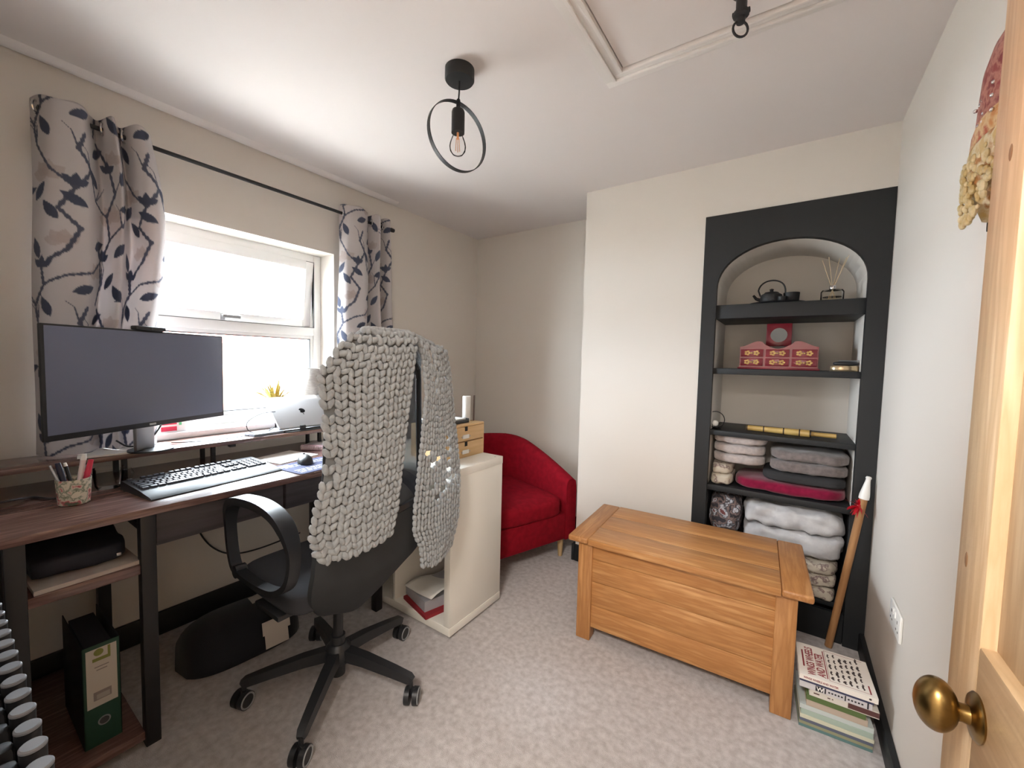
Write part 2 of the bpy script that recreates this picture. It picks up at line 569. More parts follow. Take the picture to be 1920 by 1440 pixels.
B().sph((-0.035, 0.661, 0.862), 0.031, 28, 18, (0.64, 0.80, 1.0)).done('knob', M_brass, hd)
# door lining on the near wall
struct(B().box(0.235, 0.25, -0.17, -0.03, 0, 2.0, 0.002).box(-0.63, -0.615, -0.17, -0.03, 0, 2.0, 0.002).done('trim_2', M_pine))

# ------------------------------------------------------------ double socket on the right wall
so = thing('wall_socket', 'white double plug socket low on the wall above the book pile', 'socket', (XR, 1.785, 0.445))
B().box(-0.009, 0, -0.073, 0.073, -0.043, 0.043, 0.004).done('face_plate', M_white, so)
for s in (-1, 1):
    B().box(-0.0125, -0.008, s * 0.012 - 0.008, s * 0.012 + 0.008, 0.012, 0.032, 0.002).done('switch', M_white, so)
    b = B()
    cy = s * 0.042
    b.box(-0.0096, -0.008, cy - 0.003, cy + 0.003, 0.006, 0.016)
    b.box(-0.0096, -0.008, cy - 0.016, cy - 0.008, -0.018, -0.013)
    b.box(-0.0096, -0.008, cy + 0.008, cy + 0.016, -0.018, -0.013)
    b.done('socket_holes', mat('socket_hole', (90, 88, 86), 0.7), so, smooth=0)

# ================================================================== CURTAINS AND ROD
rod = thing('curtain_rod', 'slim black metal curtain rod across the top of the window', 'curtain rod', (0, 0, 0))
RX, RZ = -2.195, 2.098
B().cyl((RX, 0.29, RZ), (RX, 1.765, RZ - 0.004), 0.0085, n=14).done('rod', M_steel, rod)
for y in (0.285, 1.782):
    B().lathe([(0, 0.022), (0.012, 0.018), (0.014, 0.0), (0.012, -0.018), (0.0, -0.022)], 14, (RX, y, RZ - 0.002), Matrix.Rotation(R(90), 4, 'X')).done('finial', M_steel, rod)
for y in (0.31, 1.725):
    B().cyl((RX, y, RZ), (XL, y, RZ), 0.006).cyl((XL + 0.006, y, RZ), (XL, y, RZ), 0.022).done('bracket', M_steel, rod)

# printed cloth: branches, leaves and pale blossoms drawn into the fabric colour
def curtain_print(U, V, dx, dy):
    """U, V metre coordinates (arrays) -> rgb"""
    PU, PV = 0.40, 0.62
    u = np.mod(U + dx, PU)
    v = np.mod(V + dy, PV)
    base = np.array(lin((206, 200, 199))[:3])  # cloth greyed: backlight and haze are put into its colour
    col = np.ones(u.shape + (3,)) * base
    rng = random.Random(11)
    def paint(mask, c, a=1.0):
        cc = np.array(lin(c)[:3])
        mk = np.clip(mask, 0, 1)[..., None] * a
        col[:] = col * (1 - mk) + cc * mk
    def leaf(cu, cv, L, wd, ang, c, a=1.0):
        for ou in (-PU, 0, PU):
            for ov in (-PV, 0, PV):
                x = (u - cu - ou) * math.cos(ang) + (v - cv - ov) * math.sin(ang)
                y = -(u - cu - ou) * math.sin(ang) + (v - cv - ov) * math.cos(ang)
                t = np.clip(x / L, 0, 1)
                hw = wd * np.sin(PI * t ** 0.85)
                mk = ((x > 0) & (x < L)) * np.clip((hw - np.abs(y)) / 0.0012 + 0.5, 0, 1)
                paint(mk, c, a)
    def seg(p, q, w0, w1, c):
        for ou in (-PU, 0, PU):
            for ov in (-PV, 0, PV):
                ax, ay, bx, by = p[0] + ou, p[1] + ov, q[0] + ou, q[1] + ov
                ddx, ddy = bx - ax, by - ay
                t = np.clip(((u - ax) * ddx + (v - ay) * ddy) / (ddx * ddx + ddy * ddy), 0, 1)
                d = np.hypot(u - ax - t * ddx, v - ay - t * ddy)
                wob = 1 + 0.25 * np.sin(t * 23 + ax * 90)
                paint(np.clip((w0 + (w1 - w0) * t) * wob / 0.0012 - d / 0.0012 + 0.5, 0, 1), c)
    beige = (186, 174, 170)
    for (cu, cv, s) in ((0.07, 0.44, 1), (0.22, 0.12, 0.9), (0.31, 0.34, 1.1), (0.11, 0.22, 0.8), (0.33, 0.55, 0.8)):
        for k in range(4):
            leaf(cu, cv, 0.062 * s, 0.022 * s, 0.7 + k * 0.75, beige, 0.75)
    hazed_ink = (94, 98, 114)  # print lightened, with the haze around the window mixed into its colour
    trunk = [[(0.02, 0.0), (0.06, 0.07), (0.05, 0.13), (0.12, 0.2), (0.15, 0.28), (0.10, 0.34), (0.14, 0.42), (0.19, 0.50), (0.15, 0.56), (0.17, 0.62)],
             [(0.24, 0.02), (0.27, 0.10), (0.25, 0.18), (0.30, 0.27), (0.28, 0.36), (0.33, 0.44), (0.31, 0.53), (0.26, 0.62)],
             [(0.06, 0.07), (0.12, 0.11), (0.19, 0.13), (0.25, 0.18)],
             [(0.14, 0.42), (0.08, 0.47), (0.03, 0.55), (0.02, 0.62)],
             [(0.28, 0.36), (0.22, 0.40), (0.19, 0.50)],
             [(0.30, 0.27), (0.36, 0.32), (0.40, 0.40)]]
    for k, path in enumerate(trunk):
        w0 = 0.0064 if k < 2 else 0.0046
        for p, q in zip(path, path[1:]):
            seg(p, q, w0, w0 * 0.85, hazed_ink)
    for _ in range(16):
        path = trunk[rng.randrange(len(trunk))]
        p = path[rng.randrange(1, len(path))]
        a = rng.uniform(0.5, 2.6)
        q = (p[0] + math.cos(a) * 0.05, p[1] + math.sin(a) * 0.06)
        seg(p, q, 0.003, 0.0018, hazed_ink)
        seg(q, (q[0] + math.cos(a + 0.5) * 0.03, q[1] + math.sin(a + 0.5) * 0.03), 0.0013, 0.001, hazed_ink)
    leaves = [(0.10, 0.30, 2.2), (0.2, 0.22, 0.5), (0.17, 0.36, 2.6), (0.04, 0.16, 1.9), (0.33, 0.2, 0.9), (0.24, 0.45, 2.3), (0.36, 0.47, 1.2),
              (0.08, 0.58, 2.0), (0.22, 0.56, 0.6), (0.29, 0.08, 1.0), (0.13, 0.05, 0.4), (0.37, 0.03, 2.1), (0.35, 0.38, 0.3), (0.02, 0.36, 1.0)]
    for (cu, cv, a) in leaves:
        leaf(cu, cv, 0.078, 0.0165, a, (84, 90, 108))
    for (cu, cv) in ((0.05, 0.13), (0.26, 0.19), (0.14, 0.43), (0.30, 0.52)):
        for k in range(3):
            leaf(cu, cv, 0.044, 0.012, 0.6 + k * 0.9, (88, 94, 112))
    return col

M_curt = attr_mat('printed_curtain', 0.85, trans=0.25)
def curtain(name, label, path, z0, z1, dx, dy, sway):
    """path: plan polyline (x,y) of the pleats; sway(t,z)-> dy shift"""
    P = [Vector((x, y, 0)) for x, y in path]
    # resample smooth (Catmull-Rom)
    pts = []
    for i in range(len(P) - 1):
        p0, p1, p2, p3 = P[max(i - 1, 0)], P[i], P[i + 1], P[min(i + 2, len(P) - 1)]
        for k in range(24):
            t = k / 24
            pts.append(0.5 * ((2 * p1) + (p2 - p0) * t + (2 * p0 - 5 * p1 + 4 * p2 - p3) * t * t + (3 * p1 - p0 - 3 * p2 + p3) * t ** 3))
    pts.append(P[-1])
    L = [0.0]
    for a, b2 in zip(pts, pts[1:]):
        L.append(L[-1] + (b2 - a).length)
    nv = int((z1 - z0) / 0.0045)
    n = len(pts)
    zs = np.linspace(0, 1, nv + 1)
    V = np.zeros((n, nv + 1, 3))
    for i, p in enumerate(pts):
        t = i / (n - 1)
        for j, s in enumerate(zs):
            z = z1 + (z0 - z1) * s
            ddx, ddy = sway(t, s)
            wob = 0.004 * math.sin(9 * s + 14 * t) * min(1, s * 4)
            top = 0.004 * math.sin(t * 40) if j == 0 else 0
            V[i, j] = (p.x + ddx + wob, p.y + ddy + wob * 0.6, z + top)
    U = np.repeat(np.array(L)[:, None], nv + 1, 1)
    W = np.repeat((zs * (z1 - z0))[None, :], n, 0)
    colr = curtain_print(U, (z1 - z0) - W, dx, dy)
    idx = np.arange(n * (nv + 1)).reshape(n, nv + 1)
    faces = np.stack([idx[:-1, :-1], idx[1:, :-1], idx[1:, 1:], idx[:-1, 1:]], -1).reshape(-1, 4)
    me = bpy.data.meshes.new(name)
    me.from_pydata(V.reshape(-1, 3).tolist(), [], faces.tolist())
    at = me.color_attributes.new('print', 'FLOAT_COLOR', 'POINT')
    rgba = np.ones((n * (nv + 1), 4), dtype=np.float32)
    rgba[:, :3] = colr.reshape(-1, 3)
    at.data.foreach_set('color', rgba.ravel())
    root = thing(name, label, 'curtain', (0, 0, 0), 0, 'branch print curtains at the window')
    o = link('cloth', me, M_curt, root, smooth=80)
    solidify(o, 0.0016, 0)
    return root

lp = [(-2.235, 0.255), (-2.165, 0.285), (-2.145, 0.335), (-2.15, 0.385), (-2.205, 0.415), (-2.235, 0.435), (-2.185, 0.455), (-2.15, 0.475), (-2.205, 0.495), (-2.23, 0.512), (-2.16, 0.53), (-2.135, 0.565), (-2.17, 0.60), (-2.225, 0.615)]
lp = [(x, 0.255 + (y - 0.255) * 0.88) for x, y in lp]
def sway_l(t, s):
    bulge = math.sin(PI * min(1, s * 1.6)) if s < 0.625 else -0.15 * (s - 0.625)
    return (0.01 * math.sin(6 * s + 3 * t), t * 0.05 * bulge - 0.02 * s * (1 - t))
cl = curtain('curtain', 'branch-printed curtain bunched behind the computer monitor', lp, 0.882, 2.136, 0.0, 0.08, sway_l)
rp = [(-2.225, 1.425), (-2.17, 1.445), (-2.15, 1.49), (-2.155, 1.545), (-2.195, 1.595), (-2.235, 1.618), (-2.18, 1.64), (-2.155, 1.66), (-2.21, 1.682), (-2.235, 1.70), (-2.17, 1.72), (-2.16, 1.745), (-2.225, 1.765)]
def sway_r(t, s):
    return (0.006 * math.sin(5 * s + 4 * t), (t - 0.2) * 0.06 * min(1, s * 1.2))
cr = curtain('curtain', 'branch-printed curtain hanging behind the swivel chair', rp, 0.882, 2.145, 0.02, 0.11, sway_r)
def eyelet(parent, x, y, z, ang):
    b = B()
    b.tube([(x - 0.021 * math.cos(2 * PI * k / 20) * math.sin(ang), y + 0.021 * math.cos(2 * PI * k / 20) * math.cos(ang), z + 0.021 * math.sin(2 * PI * k / 20)) for k in range(20)],
           0.0038, 8, True, (math.cos(ang), math.sin(ang), 0.01))
    b.done('eyelet', M_chrome, parent)
for (x, y) in ((RX, 0.265), (RX, 0.41), (RX, 0.455), (RX, 0.49), (RX, 0.52), (RX, 0.61)):
    eyelet(cl, x, 0.255 + (y - 0.255) * 0.88, RZ, R(60))
for (x, y) in ((RX, 1.432), (RX, 1.595), (RX, 1.63), (RX, 1.675), (RX, 1.708), (RX, 1.755)):
    eyelet(cr, x, y, RZ, R(60))

# ================================================================== PENDANT LIGHT
pl = thing('pendant_light', 'black ring pendant lamp with a clear filament bulb', 'lamp', (-1.03, 1.132, H))
M_matb = mat('matt_black_metal', (24, 26, 28), 0.55)
B().lathe([(0, 0), (0.052, 0), (0.0525, -0.036), (0.049, -0.041), (0, -0.041)], 36).done('ceiling_rose', M_matb, pl)
B().tube([(0, 0, -0.04), (-0.001, 0, -0.08), (-0.004, 0.001, -0.10), (-0.006, 0.002, -0.115)], 0.003, 8).done('flex', M_matb, pl)
RC = -0.225
na = R(164)
dx_, dy_ = -math.sin(na), math.cos(na)
ring = [(-0.006 + 0.118 * math.cos(2 * PI * k / 56) * dx_, 0.002 + 0.118 * math.cos(2 * PI * k / 56) * dy_, RC - 0.006 + 0.118 * math.sin(2 * PI * k / 56)) for k in range(56)]
B().sweep(ring, [(-0.0012, -0.009), (0.0012, -0.009), (0.0012, 0.009), (-0.0012, 0.009)], True, (math.cos(na), math.sin(na), 0)).done('ring', M_matb, pl)
B().lathe([(0, -0.100), (0.006, -0.101), (0.0075, -0.108), (0.0075, -0.13), (0.012, -0.132), (0.021, -0.138), (0.0235, -0.146), (0.0235, -0.218), (0.0205, -0.218), (0.0, -0.216)], 24, (-0.006, 0.002, 0)).done('lamp_holder', M_matb, pl)
bu = B().lathe([(0.017, -0.216), (0.0175, -0.226), (0.0235, -0.24), (0.0285, -0.255), (0.03, -0.267), (0.0275, -0.281), (0.018, -0.293), (0.0, -0.298)], 24, (-0.006, 0.002, 0)).done('bulb', glass('bulb_glass', (0.97, 0.96, 0.95), 0.12), pl)
b = B()
for k in range(4):
    a = PI / 4 + k * PI / 2
    b.cyl((-0.006 + 0.005 * math.cos(a), 0.002 + 0.005 * math.sin(a), -0.236), (-0.006 + 0.007 * math.cos(a), 0.002 + 0.008 * math.sin(a), -0.282), 0.001, n=6)
b.cyl((-0.006, 0.002, -0.216), (-0.006, 0.002, -0.24), 0.004, n=8)
b.done('filament', mat('filament', (222, 150, 92), 0.4), bu)

# ================================================================== DESK
M_walnut = wood('rustic_brown', (128, 98, 90), (102, 76, 71), 'y', 0.27, 8, (144, 112, 102), 0.25)
DZ = 0.775
desk = thing('desk', 'rustic brown desk with black steel legs in front of the window', 'desk', (0, 0, 0))
B().box(-2.265, -1.632, 0.02, 1.295, DZ - 0.024, DZ, 0.002).done('desk_top', M_walnut, desk)
def leg(x, y, z1=DZ - 0.024, s=0.019):
    B().box(x - s, x + s, y - s, y + s, 0.0, z1, 0.002).done('leg', M_steel, desk)
for y in (0.128, 0.395, 1.268):
    leg(-1.655, y)
    leg(-2.225, y)
for y in (0.128, 0.395, 1.268):
    B().box(-2.206, -1.674, y - 0.015, y + 0.015, DZ - 0.055, DZ - 0.024, 0.002).done('side_bar', M_steel, desk)
B().box(-2.235, -1.645, 0.147, 0.376, 0.568, 0.597, 0.002).done('shelf', M_walnut, desk)
B().box(-2.235, -1.645, 0.147, 0.376, 0.022, 0.05, 0.002).done('shelf', M_walnut, desk)
B().box(-2.206, -1.674, 0.118, 0.138, 0.05, 0.07).done('side_bar', M_steel, desk)
M_drawer = mat('drawer_front', (74, 68, 72), 0.6, 0, (60, 55, 58), 9, stretch=(1, 0.3, 6))
for y0, y1 in ((0.418, 0.815), (0.825, 1.245)):
    d = B().box(-2.1, -1.652, y0, y1, 0.642, 0.748, 0.003).done('drawer', M_drawer, desk)
    B().box(-1.652, -1.646, (y0 + y1) / 2 - 0.03, (y0 + y1) / 2 + 0.03, 0.744, 0.75).done('drawer_grip', M_steel, d)

# raised shelf along the back of the desk
rs = thing('desk_riser', 'long brown riser shelf on short steel legs at the back of the desk', 'shelf', (0, 0, DZ))
B().box(-2.262, -2.055, 0.03, 1.30, 0.082, 0.1, 0.002).done('riser_board', M_walnut, rs)
for y in (0.10, 0.445, 0.74, 1.24):
    for x in (-2.12, -2.24):
        B().box(x - 0.008, x + 0.008, y - 0.008, y + 0.008, 0, 0.082, 0.001).done('leg', M_steel, rs)
B().box(-2.1, -2.075, 0.79, 0.815, 0.066, 0.082, 0.002).done('cable_hook', M_steel, rs)
RS = DZ + 0.1

# monitor, turned towards the chair
ma = math.atan2(0.589, -0.287)                # direction of its width
mc = Vector((-1.9965, 0.5025))
mon = thing('monitor', 'black widescreen monitor angled on the riser shelf', 'monitor', (mc.x, mc.y, RS), ma)
# local x: width (towards window end), local -y: towards the room
M_screen = mat('monitor_screen_hazed', (104, 110, 132), 0.4, spec=0.6)  # window glare over the screen is mixed into this lighter blue-grey
B().box(-0.323, 0.323, 0.0, 0.012, 0.105, 0.468, 0.004).done('bezel', M_plast, mon)
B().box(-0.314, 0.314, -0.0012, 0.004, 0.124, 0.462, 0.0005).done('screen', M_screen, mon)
B().box(-0.22, 0.22, 0.01, 0.045, 0.16, 0.40, 0.015).done('back_housing', M_plast, mon)
B().box(-0.035, 0.035, 0.03, 0.05, 0.012, 0.3, 0.008).done('stand_post', M_silver, mon)
B().lathe([(0, 0), (0.07, 0), (0.07, 0.006), (0.03, 0.012), (0, 0.012)], 32, (0.03, 0.045, 0.0064)).done('stand_base', M_plast, mon)
B().box(-0.012, 0.012, -0.0022, 0, 0.112, 0.119).done('maker_badge', M_silver, mon)
wc = thing('webcam', 'small black webcam clipped on top of the monitor', 'webcam', (mc.x, mc.y, RS + 0.468), ma)
B().box(-0.055, 0.055, -0.008, 0.02, 0.0, 0.016, 0.005).done('webcam_body', M_plast, wc)
B().cyl((0, -0.008, 0.008), (0, -0.011, 0.008), 0.005).done('lens', M_dgrey, wc)

# keyboard
kb = thing('keyboard', 'black full-size keyboard with palm rest on the desk', 'keyboard', (-1.845, 0.628, DZ), R(96.6))
b = B()
prof = [(-0.115, 0.0), (0.115, 0.0), (0.115, 0.028), (0.105, 0.032), (-0.03, 0.02), (-0.045, 0.018), (-0.105, 0.009), (-0.115, 0.004)]
b.prism(prof, -0.222, 0.222, Matrix(((0, 0, 1, 0), (1, 0, 0, 0), (0, 1, 0, 0), (0, 0, 0, 1))))
b.done('keyboard_body', M_plast, kb, smooth=30)
M_key = mat('key_cap', (58, 61, 70), 0.35)
def key_mesh(wd):
    b = B()
    w2, d2 = wd / 2, 0.008
    lo = [(-w2, -d2, 0), (w2, -d2, 0), (w2, d2, 0), (-w2, d2, 0)]
    hi = [(-w2 + 0.0022, -d2 + 0.002, 0.0065), (w2 - 0.0022, -d2 + 0.002, 0.0065), (w2 - 0.0022, d2 - 0.002, 0.0065), (-w2 + 0.0022, d2 - 0.002, 0.0065)]
    A = [b.bm.verts.new(p) for p in lo]
    Bv = [b.bm.verts.new(p) for p in hi]
    b.bm.faces.new(Bv)
    for i in range(4):
        b.bm.faces.new((A[i], A[(i + 1) % 4], Bv[(i + 1) % 4], Bv[i]))
    me = bpy.data.meshes.new('key')
    b.bm.to_mesh(me)
    b.bm.free()
    me.materials.append(M_key)
    return me
KM = {}
def key(x, yrow, units=1.0):
    wd = 0.0188 * units - 0.002
    k = round(wd, 4)
    if k not in KM:
        KM[k] = key_mesh(wd)
    o = bpy.data.objects.new('key', KM[k])
    C.objects.link(o)
    o.parent = kb
    tl = math.atan2(0.012, 0.135)
    o.location = (x + wd / 2, yrow, 0.0195 + (yrow + 0.03) * 0.089)
    o.rotation_euler = (tl, 0, 0)
rows_y = [-0.018 + 0.0192 * i for i in range(5)] + [0.094]
def row(y, widths, x0=-0.212):
    x = x0
    for wdt in widths:
        if wdt > 0:
            key(x, y, wdt)
        x += abs(wdt) * 0.0188
row(rows_y[0], [1.25, 1.25, 1.25, 6.25, 1.25, 1.25, 1.25, 1.25])
row(rows_y[1], [2.25] + [1] * 10 + [2.75])
row(rows_y[2], [1.75] + [1] * 11 + [2.25])
row(rows_y[3], [1.5] + [1] * 12 + [1.5])
row(rows_y[4], [1] * 13 + [2])
row(rows_y[5], [1, -1, 1, 1, 1, 1, -0.5, 1, 1, 1, 1, -0.5, 1, 1, 1, 1])
nx = -0.212 + 15.25 * 0.0188
row(rows_y[0], [1, 1, 1], nx)
row(rows_y[1], [-1, 1], nx)
for r_ in (3, 4, 5):
    row(rows_y[r_], [1, 1, 1], nx)
px_ = nx + 3.25 * 0.0188
for r_ in range(5):
    row(rows_y[r_], [1, 1, 1, 1] if r_ else [2, 1, 1], px_)

# mouse mat, mouse
mm = thing('mouse_mat', 'dark blue printed mouse mat at the desk edge', 'mouse mat', (-1.745, 0.985, DZ), R(96))
M_mat = mat('mouse_mat_blue', (70, 76, 112), 0.8)
b = B()
pol = []
for (cx, cy, a0) in ((0.10, 0.08, 0), (-0.10, 0.08, 90), (-0.10, -0.08, 180), (0.10, -0.08, 270)):
    for k in range(6):
        a = R(a0 + 18 * k)
        pol.append((cx + 0.02 * math.cos(a), cy + 0.02 * math.sin(a)))
b.prism(pol, 0, 0.003)
b.done('mat_base', M_mat, mm)
M_ink = mat('pale_print', (206, 210, 228), 0.8)
b = B()
rg = random.Random(4)
for rowy in (0.06, 0.035, -0.03, -0.05, -0.07):
    x = -0.10
    while x < 0.09:
        wd = rg.uniform(0.008, 0.03)
        b.box(x, x + wd, rowy - 0.005, rowy + 0.005, 0.003, 0.0034)
        x += wd + 0.006
b.box(-0.112, -0.06, 0.045, 0.085, 0.003, 0.0033)
b.done('mat_print', M_ink, mm, smooth=0)
ms = thing('mouse', 'black computer mouse resting on the mouse mat', 'mouse', (-1.80, 0.985, DZ + 0.003), R(70))
b = B()
b.sph((0, 0, 0.004), 1, 24, 14, (0.032, 0.056, 0.034))
bmesh.ops.bisect_plane(b.bm, geom=b.bm.verts[:] + b.bm.edges[:] + b.bm.faces[:], plane_co=(0, 0, 0.001), plane_no=(0, 0, -1), clear_outer=True)
bmesh.ops.contextual_create(b.bm, geom=[e for e in b.bm.edges if e.is_boundary])
b.done('mouse_body', M_plast, ms)
B().cyl((-0.004, 0.03, 0.033), (0.004, 0.03, 0.033), 0.006, n=14).done('scroll_wheel', M_dgrey, ms)

# papers and a spiral notebook beside the keyboard
def sheets(name, label, x, y, z, rz, wd, dp, t, mt=None, cat='paper', group=None):
    o = B().box(-wd / 2, wd / 2, -dp / 2, dp / 2, 0, t).done(name, mt or M_paper, None, (x, y, z), R(rz), 0)
    return tag(o, label, cat, group)
M_paper2 = mat('printed_paper', (236, 234, 230), 0.8, 0, (210, 206, 214), 40, stretch=(1, 6, 1), ramp=(0.5, 0.75))
sheets('printed_sheet', 'loose printed sheets between keyboard and notebook on the desk', -1.975, 0.985, DZ, 104, 0.21, 0.19, 0.004, M_paper2)
nb = thing('spiral_notebook', 'spiral-bound notebook with pink coil lying on the desk papers', 'notebook', (-2.0, 1.17, DZ), R(30))
B().box(-0.10, 0.10, 0.0, 0.15, 0.0, 0.018, 0.002).done('notebook_pages', M_paper, nb)
B().box(-0.102, 0.102, -0.002, 0.152, 0.018, 0.0205, 0.001).done('notebook_cover', mat('pale_cover', (226, 220, 226), 0.5), nb)
b = B()
for k in range(22):
    xx = -0.092 + k * 0.0088
    b.tube([(xx, -0.004 + 0.013 * math.cos(2 * PI * i / 12), 0.0135 + 0.013 * math.sin(2 * PI * i / 12)) for i in range(12)], 0.0016, 6, True, (1, 0.01, 0))
b.done('coil', mat('pink_coil', (214, 170, 182), 0.4), nb)

# pen cup with pens
cup = thing('pen_cup', 'floral printed cup full of pens on the desk', 'cup', (-1.868, 0.272, DZ))
M_floral = mat('floral_print', (226, 220, 204), 0.45, 0, [(226, 220, 204), (120, 132, 110), (222, 216, 200), (196, 96, 104), (90, 104, 84)], 42, ramp=(0.32, 0.68), detail=3)
B().lathe([(0, 0.0), (0.032, 0.0), (0.036, 0.003), (0.0375, 0.02), (0.041, 0.082), (0.0385, 0.082), (0.035, 0.02), (0.03, 0.006), (0, 0.006)], 36).done('cup_body', M_floral, cup)
def pen(label, ax, ay, bx, by, lng, r, m1, m2, capl=0.035, name='pen'):
    x, y = -1.868, 0.272
    a = Vector((x + ax, y + ay, DZ + 0.008))
    d = (Vector((x + bx, y + by, DZ + 0.082)) - a).normalized()
    t = thing(name, label, 'pen', a, 0, 'pens in the cup', rot=d.to_track_quat('Z', 'Y').to_euler())
    B().cyl((0, 0, 0), (0, 0, lng - capl), r, n=10).done('barrel', m1, t)
    B().cyl((0, 0, lng - capl), (0, 0, lng), r * 1.12, r * 0.85, n=10).done('pen_cap', m2, t)
M_navy = mat('navy_plastic', (34, 36, 58), 0.4)
M_redp = mat('crimson_plastic', (204, 44, 74), 0.35)
M_pinkw = mat('pink_white_plastic', (232, 214, 212), 0.35)
pen('slim silver pen leaning out of the cup', 0.010, -0.012, -0.004, -0.034, 0.128, 0.0036, M_silver, M_silver)
pen('thick navy marker pen in the cup', 0.002, -0.010, -0.012, -0.022, 0.128, 0.0075, M_navy, M_navy)
pen('black ballpoint pen with white end in the cup', -0.01, 0.006, -0.024, -0.006, 0.124, 0.0045, M_plast, M_white, 0.012)
pen('white highlighter pen with clear clip in the cup', 0.004, 0.004, -0.004, 0.016, 0.148, 0.007, M_pinkw, M_white, 0.02)
pen('crimson marker pen in the cup', 0.010, 0.012, 0.004, 0.029, 0.13, 0.0075, M_redp, M_redp, 0.045)

# glass bowl at the back of the desk, under the riser edge
gb = thing('glass_mug', 'clear glass mug tucked under the riser shelf', 'mug', (-1.985, 0.375, DZ))
B().lathe([(0, 0.002), (0.03, 0.002), (0.036, 0.012), (0.04, 0.05), (0.0405, 0.075), (0.038, 0.075), (0.037, 0.05), (0.032, 0.014), (0, 0.008)], 28).done('mug_body', glass('clear_glass', (0.96, 0.97, 0.97), 0.15), gb)
B().tube([(0.0, 0.038, 0.062), (0.0, 0.058, 0.06), (0.0, 0.066, 0.042), (0.0, 0.058, 0.022), (0.0, 0.038, 0.018)], 0.004, 8, False, (1, 0, 0)).done('mug_handle', glass('clear_glass'), gb)

# laptop closed on a sloping stand
lpt = thing('laptop', 'closed silver laptop leaning on a stand on the riser shelf', 'laptop', (-2.092, 1.165, RS + 0.012), R(90), rot=(R(43), 0, R(90)))
B().box(-0.152, 0.152, 0.0, 0.212, 0, 0.008, 0.003).done('laptop_base', mat('laptop_alu', (186, 187, 190), 0.5, 0.3), lpt)
B().box(-0.152, 0.152, 0.0, 0.212, 0.0085, 0.0135, 0.002).done('laptop_lid', mat('laptop_alu', ()), lpt)
# bitten-apple emblem, upside down for the viewer
ap = []
for k in range(40):
    a = 2 * PI * k / 40
    r = 0.0165 * (1 + 0.07 * math.cos(2 * a) ** 2) * (1 - 0.10 * max(0, math.cos(a - PI / 2)) ** 10 - 0.06 * max(0, math.cos(a + PI / 2)) ** 10)
    x, y = r * math.cos(a) * 0.95, r * math.sin(a)
    if x > 0.009 and abs(y - 0.002) < 0.008:
        x = 0.009 + 0.0007 * ((y - 0.002) / 0.0028) ** 2 * 0.8
    ap.append((-x, -y))
M_logo = mat('logo_grey', (70, 72, 76), 0.15, 0.8)
lm = Matrix.Translation((0.0, 0.106, 0))
b = B()
b.prism(ap, 0.0135, 0.0138, lm)
b.prism([(0.001 + 0.0035 * math.cos(t) * 0.7 - 0.003 * math.sin(t) * 0.5, -0.0225 + 0.005 * math.sin(t)) for t in [2 * PI * k / 14 for k in range(14)]], 0.0135, 0.0138, lm)
b.done('emblem', M_logo, lpt, smooth=0)
st = thing('laptop_stand', 'dark metal laptop stand with a front stop on the riser shelf', 'stand', (-2.09, 1.165, RS))
b = B()
b.box(-0.15, 0.028, -0.13, 0.14, 0.0, 0.005, 0.001)
b.box(-0.004, 0.01, -0.14, 0.15, 0.0, 0.0105, 0.001)
b.done('stand_plate', M_steel, st)
B().box(0.008, 0.02, -0.055, -0.025, 0.0, 0.03, 0.004).done('stop', M_steel, st)
for y in (-0.1, 0.1):
    B().cyl((-0.145, y, 0.005), (-0.135, y, 0.12), 0.004, n=8).done('prop', M_steel, st)

# odds and ends on the riser shelf
sheets('paper_pile', 'splayed pile of magazines on the riser under the monitor', -2.135, 0.455, RS, 80, 0.26, 0.15, 0.006, mat('magazine', (232, 228, 222), 0.5, 0, (180, 150, 130), 18, ramp=(0.55, 0.7)))
bx = thing('red_white_carton', 'small red and white carton on the sill behind the monitor', 'box', (-2.32, 0.652, WZ0 + 0.008))
B().box(-0.02, 0.02, -0.05, 0.05, 0, 0.07, 0.001).done('carton_body', mat('carton_white', (236, 232, 230), 0.6), bx)
B().box(0.0202, 0.021, -0.045, 0.012, 0.035, 0.062).box(0.0202, 0.021, -0.045, 0.012, 0.006, 0.026).done('carton_print', mat('carton_red', (214, 54, 84), 0.6), bx, smooth=0)
B().box(0.0202, 0.021, 0.02, 0.03, 0.03, 0.055).done('carton_mark', mat('carton_green', (96, 190, 130), 0.6), bx, smooth=0)
nbk = B().box(-0.045, 0.045, -0.07, 0.07, 0, 0.012, 0.001).done('pocket_diary', mat('grey_diary', (120, 124, 134), 0.6), None, (-2.115, 0.955, RS), R(4))
tag(nbk, 'grey pocket diary on the riser beside the laptop', 'notebook')
def cable(label, pts, r=0.0022, name='cable', mt=None):
    P = [Vector(p) for p in pts]
    out = []
    for i in range(len(P) - 1):
        p0, p1, p2, p3 = P[max(i - 1, 0)], P[i], P[i + 1], P[min(i + 2, len(P) - 1)]
        for k in range(8):
            t = k / 8
            out.append(0.5 * ((2 * p1) + (p2 - p0) * t + (2 * p0 - 5 * p1 + 4 * p2 - p3) * t * t + (3 * p1 - p0 - 3 * p2 + p3) * t ** 3))
    out.append(P[-1])
    base = out[0].copy()
    o = B().tube([p - base for p in out], r, 6).done(name, mt or M_plast, None, base)
    return tag(o, label, 'cable')
cable('thin black laptop charging cable looping up from the riser shelf', [(-2.12, 1.01, RS + 0.105), (-2.13, 0.95, RS + 0.10), (-2.12, 0.885, RS + 0.07), (-2.11, 0.88, RS + 0.03), (-2.1, 0.92, RS + 0.004)], 0.002)
cable('thin black cable trailing along the riser from under the monitor', [(-2.11, 1.0, RS + 0.03), (-2.12, 0.95, RS + 0.003), (-2.11, 0.84, RS + 0.003), (-2.1, 0.75, RS + 0.003), (-2.13, 0.66, RS + 0.004), (-2.15, 0.6, RS + 0.008)], 0.002)
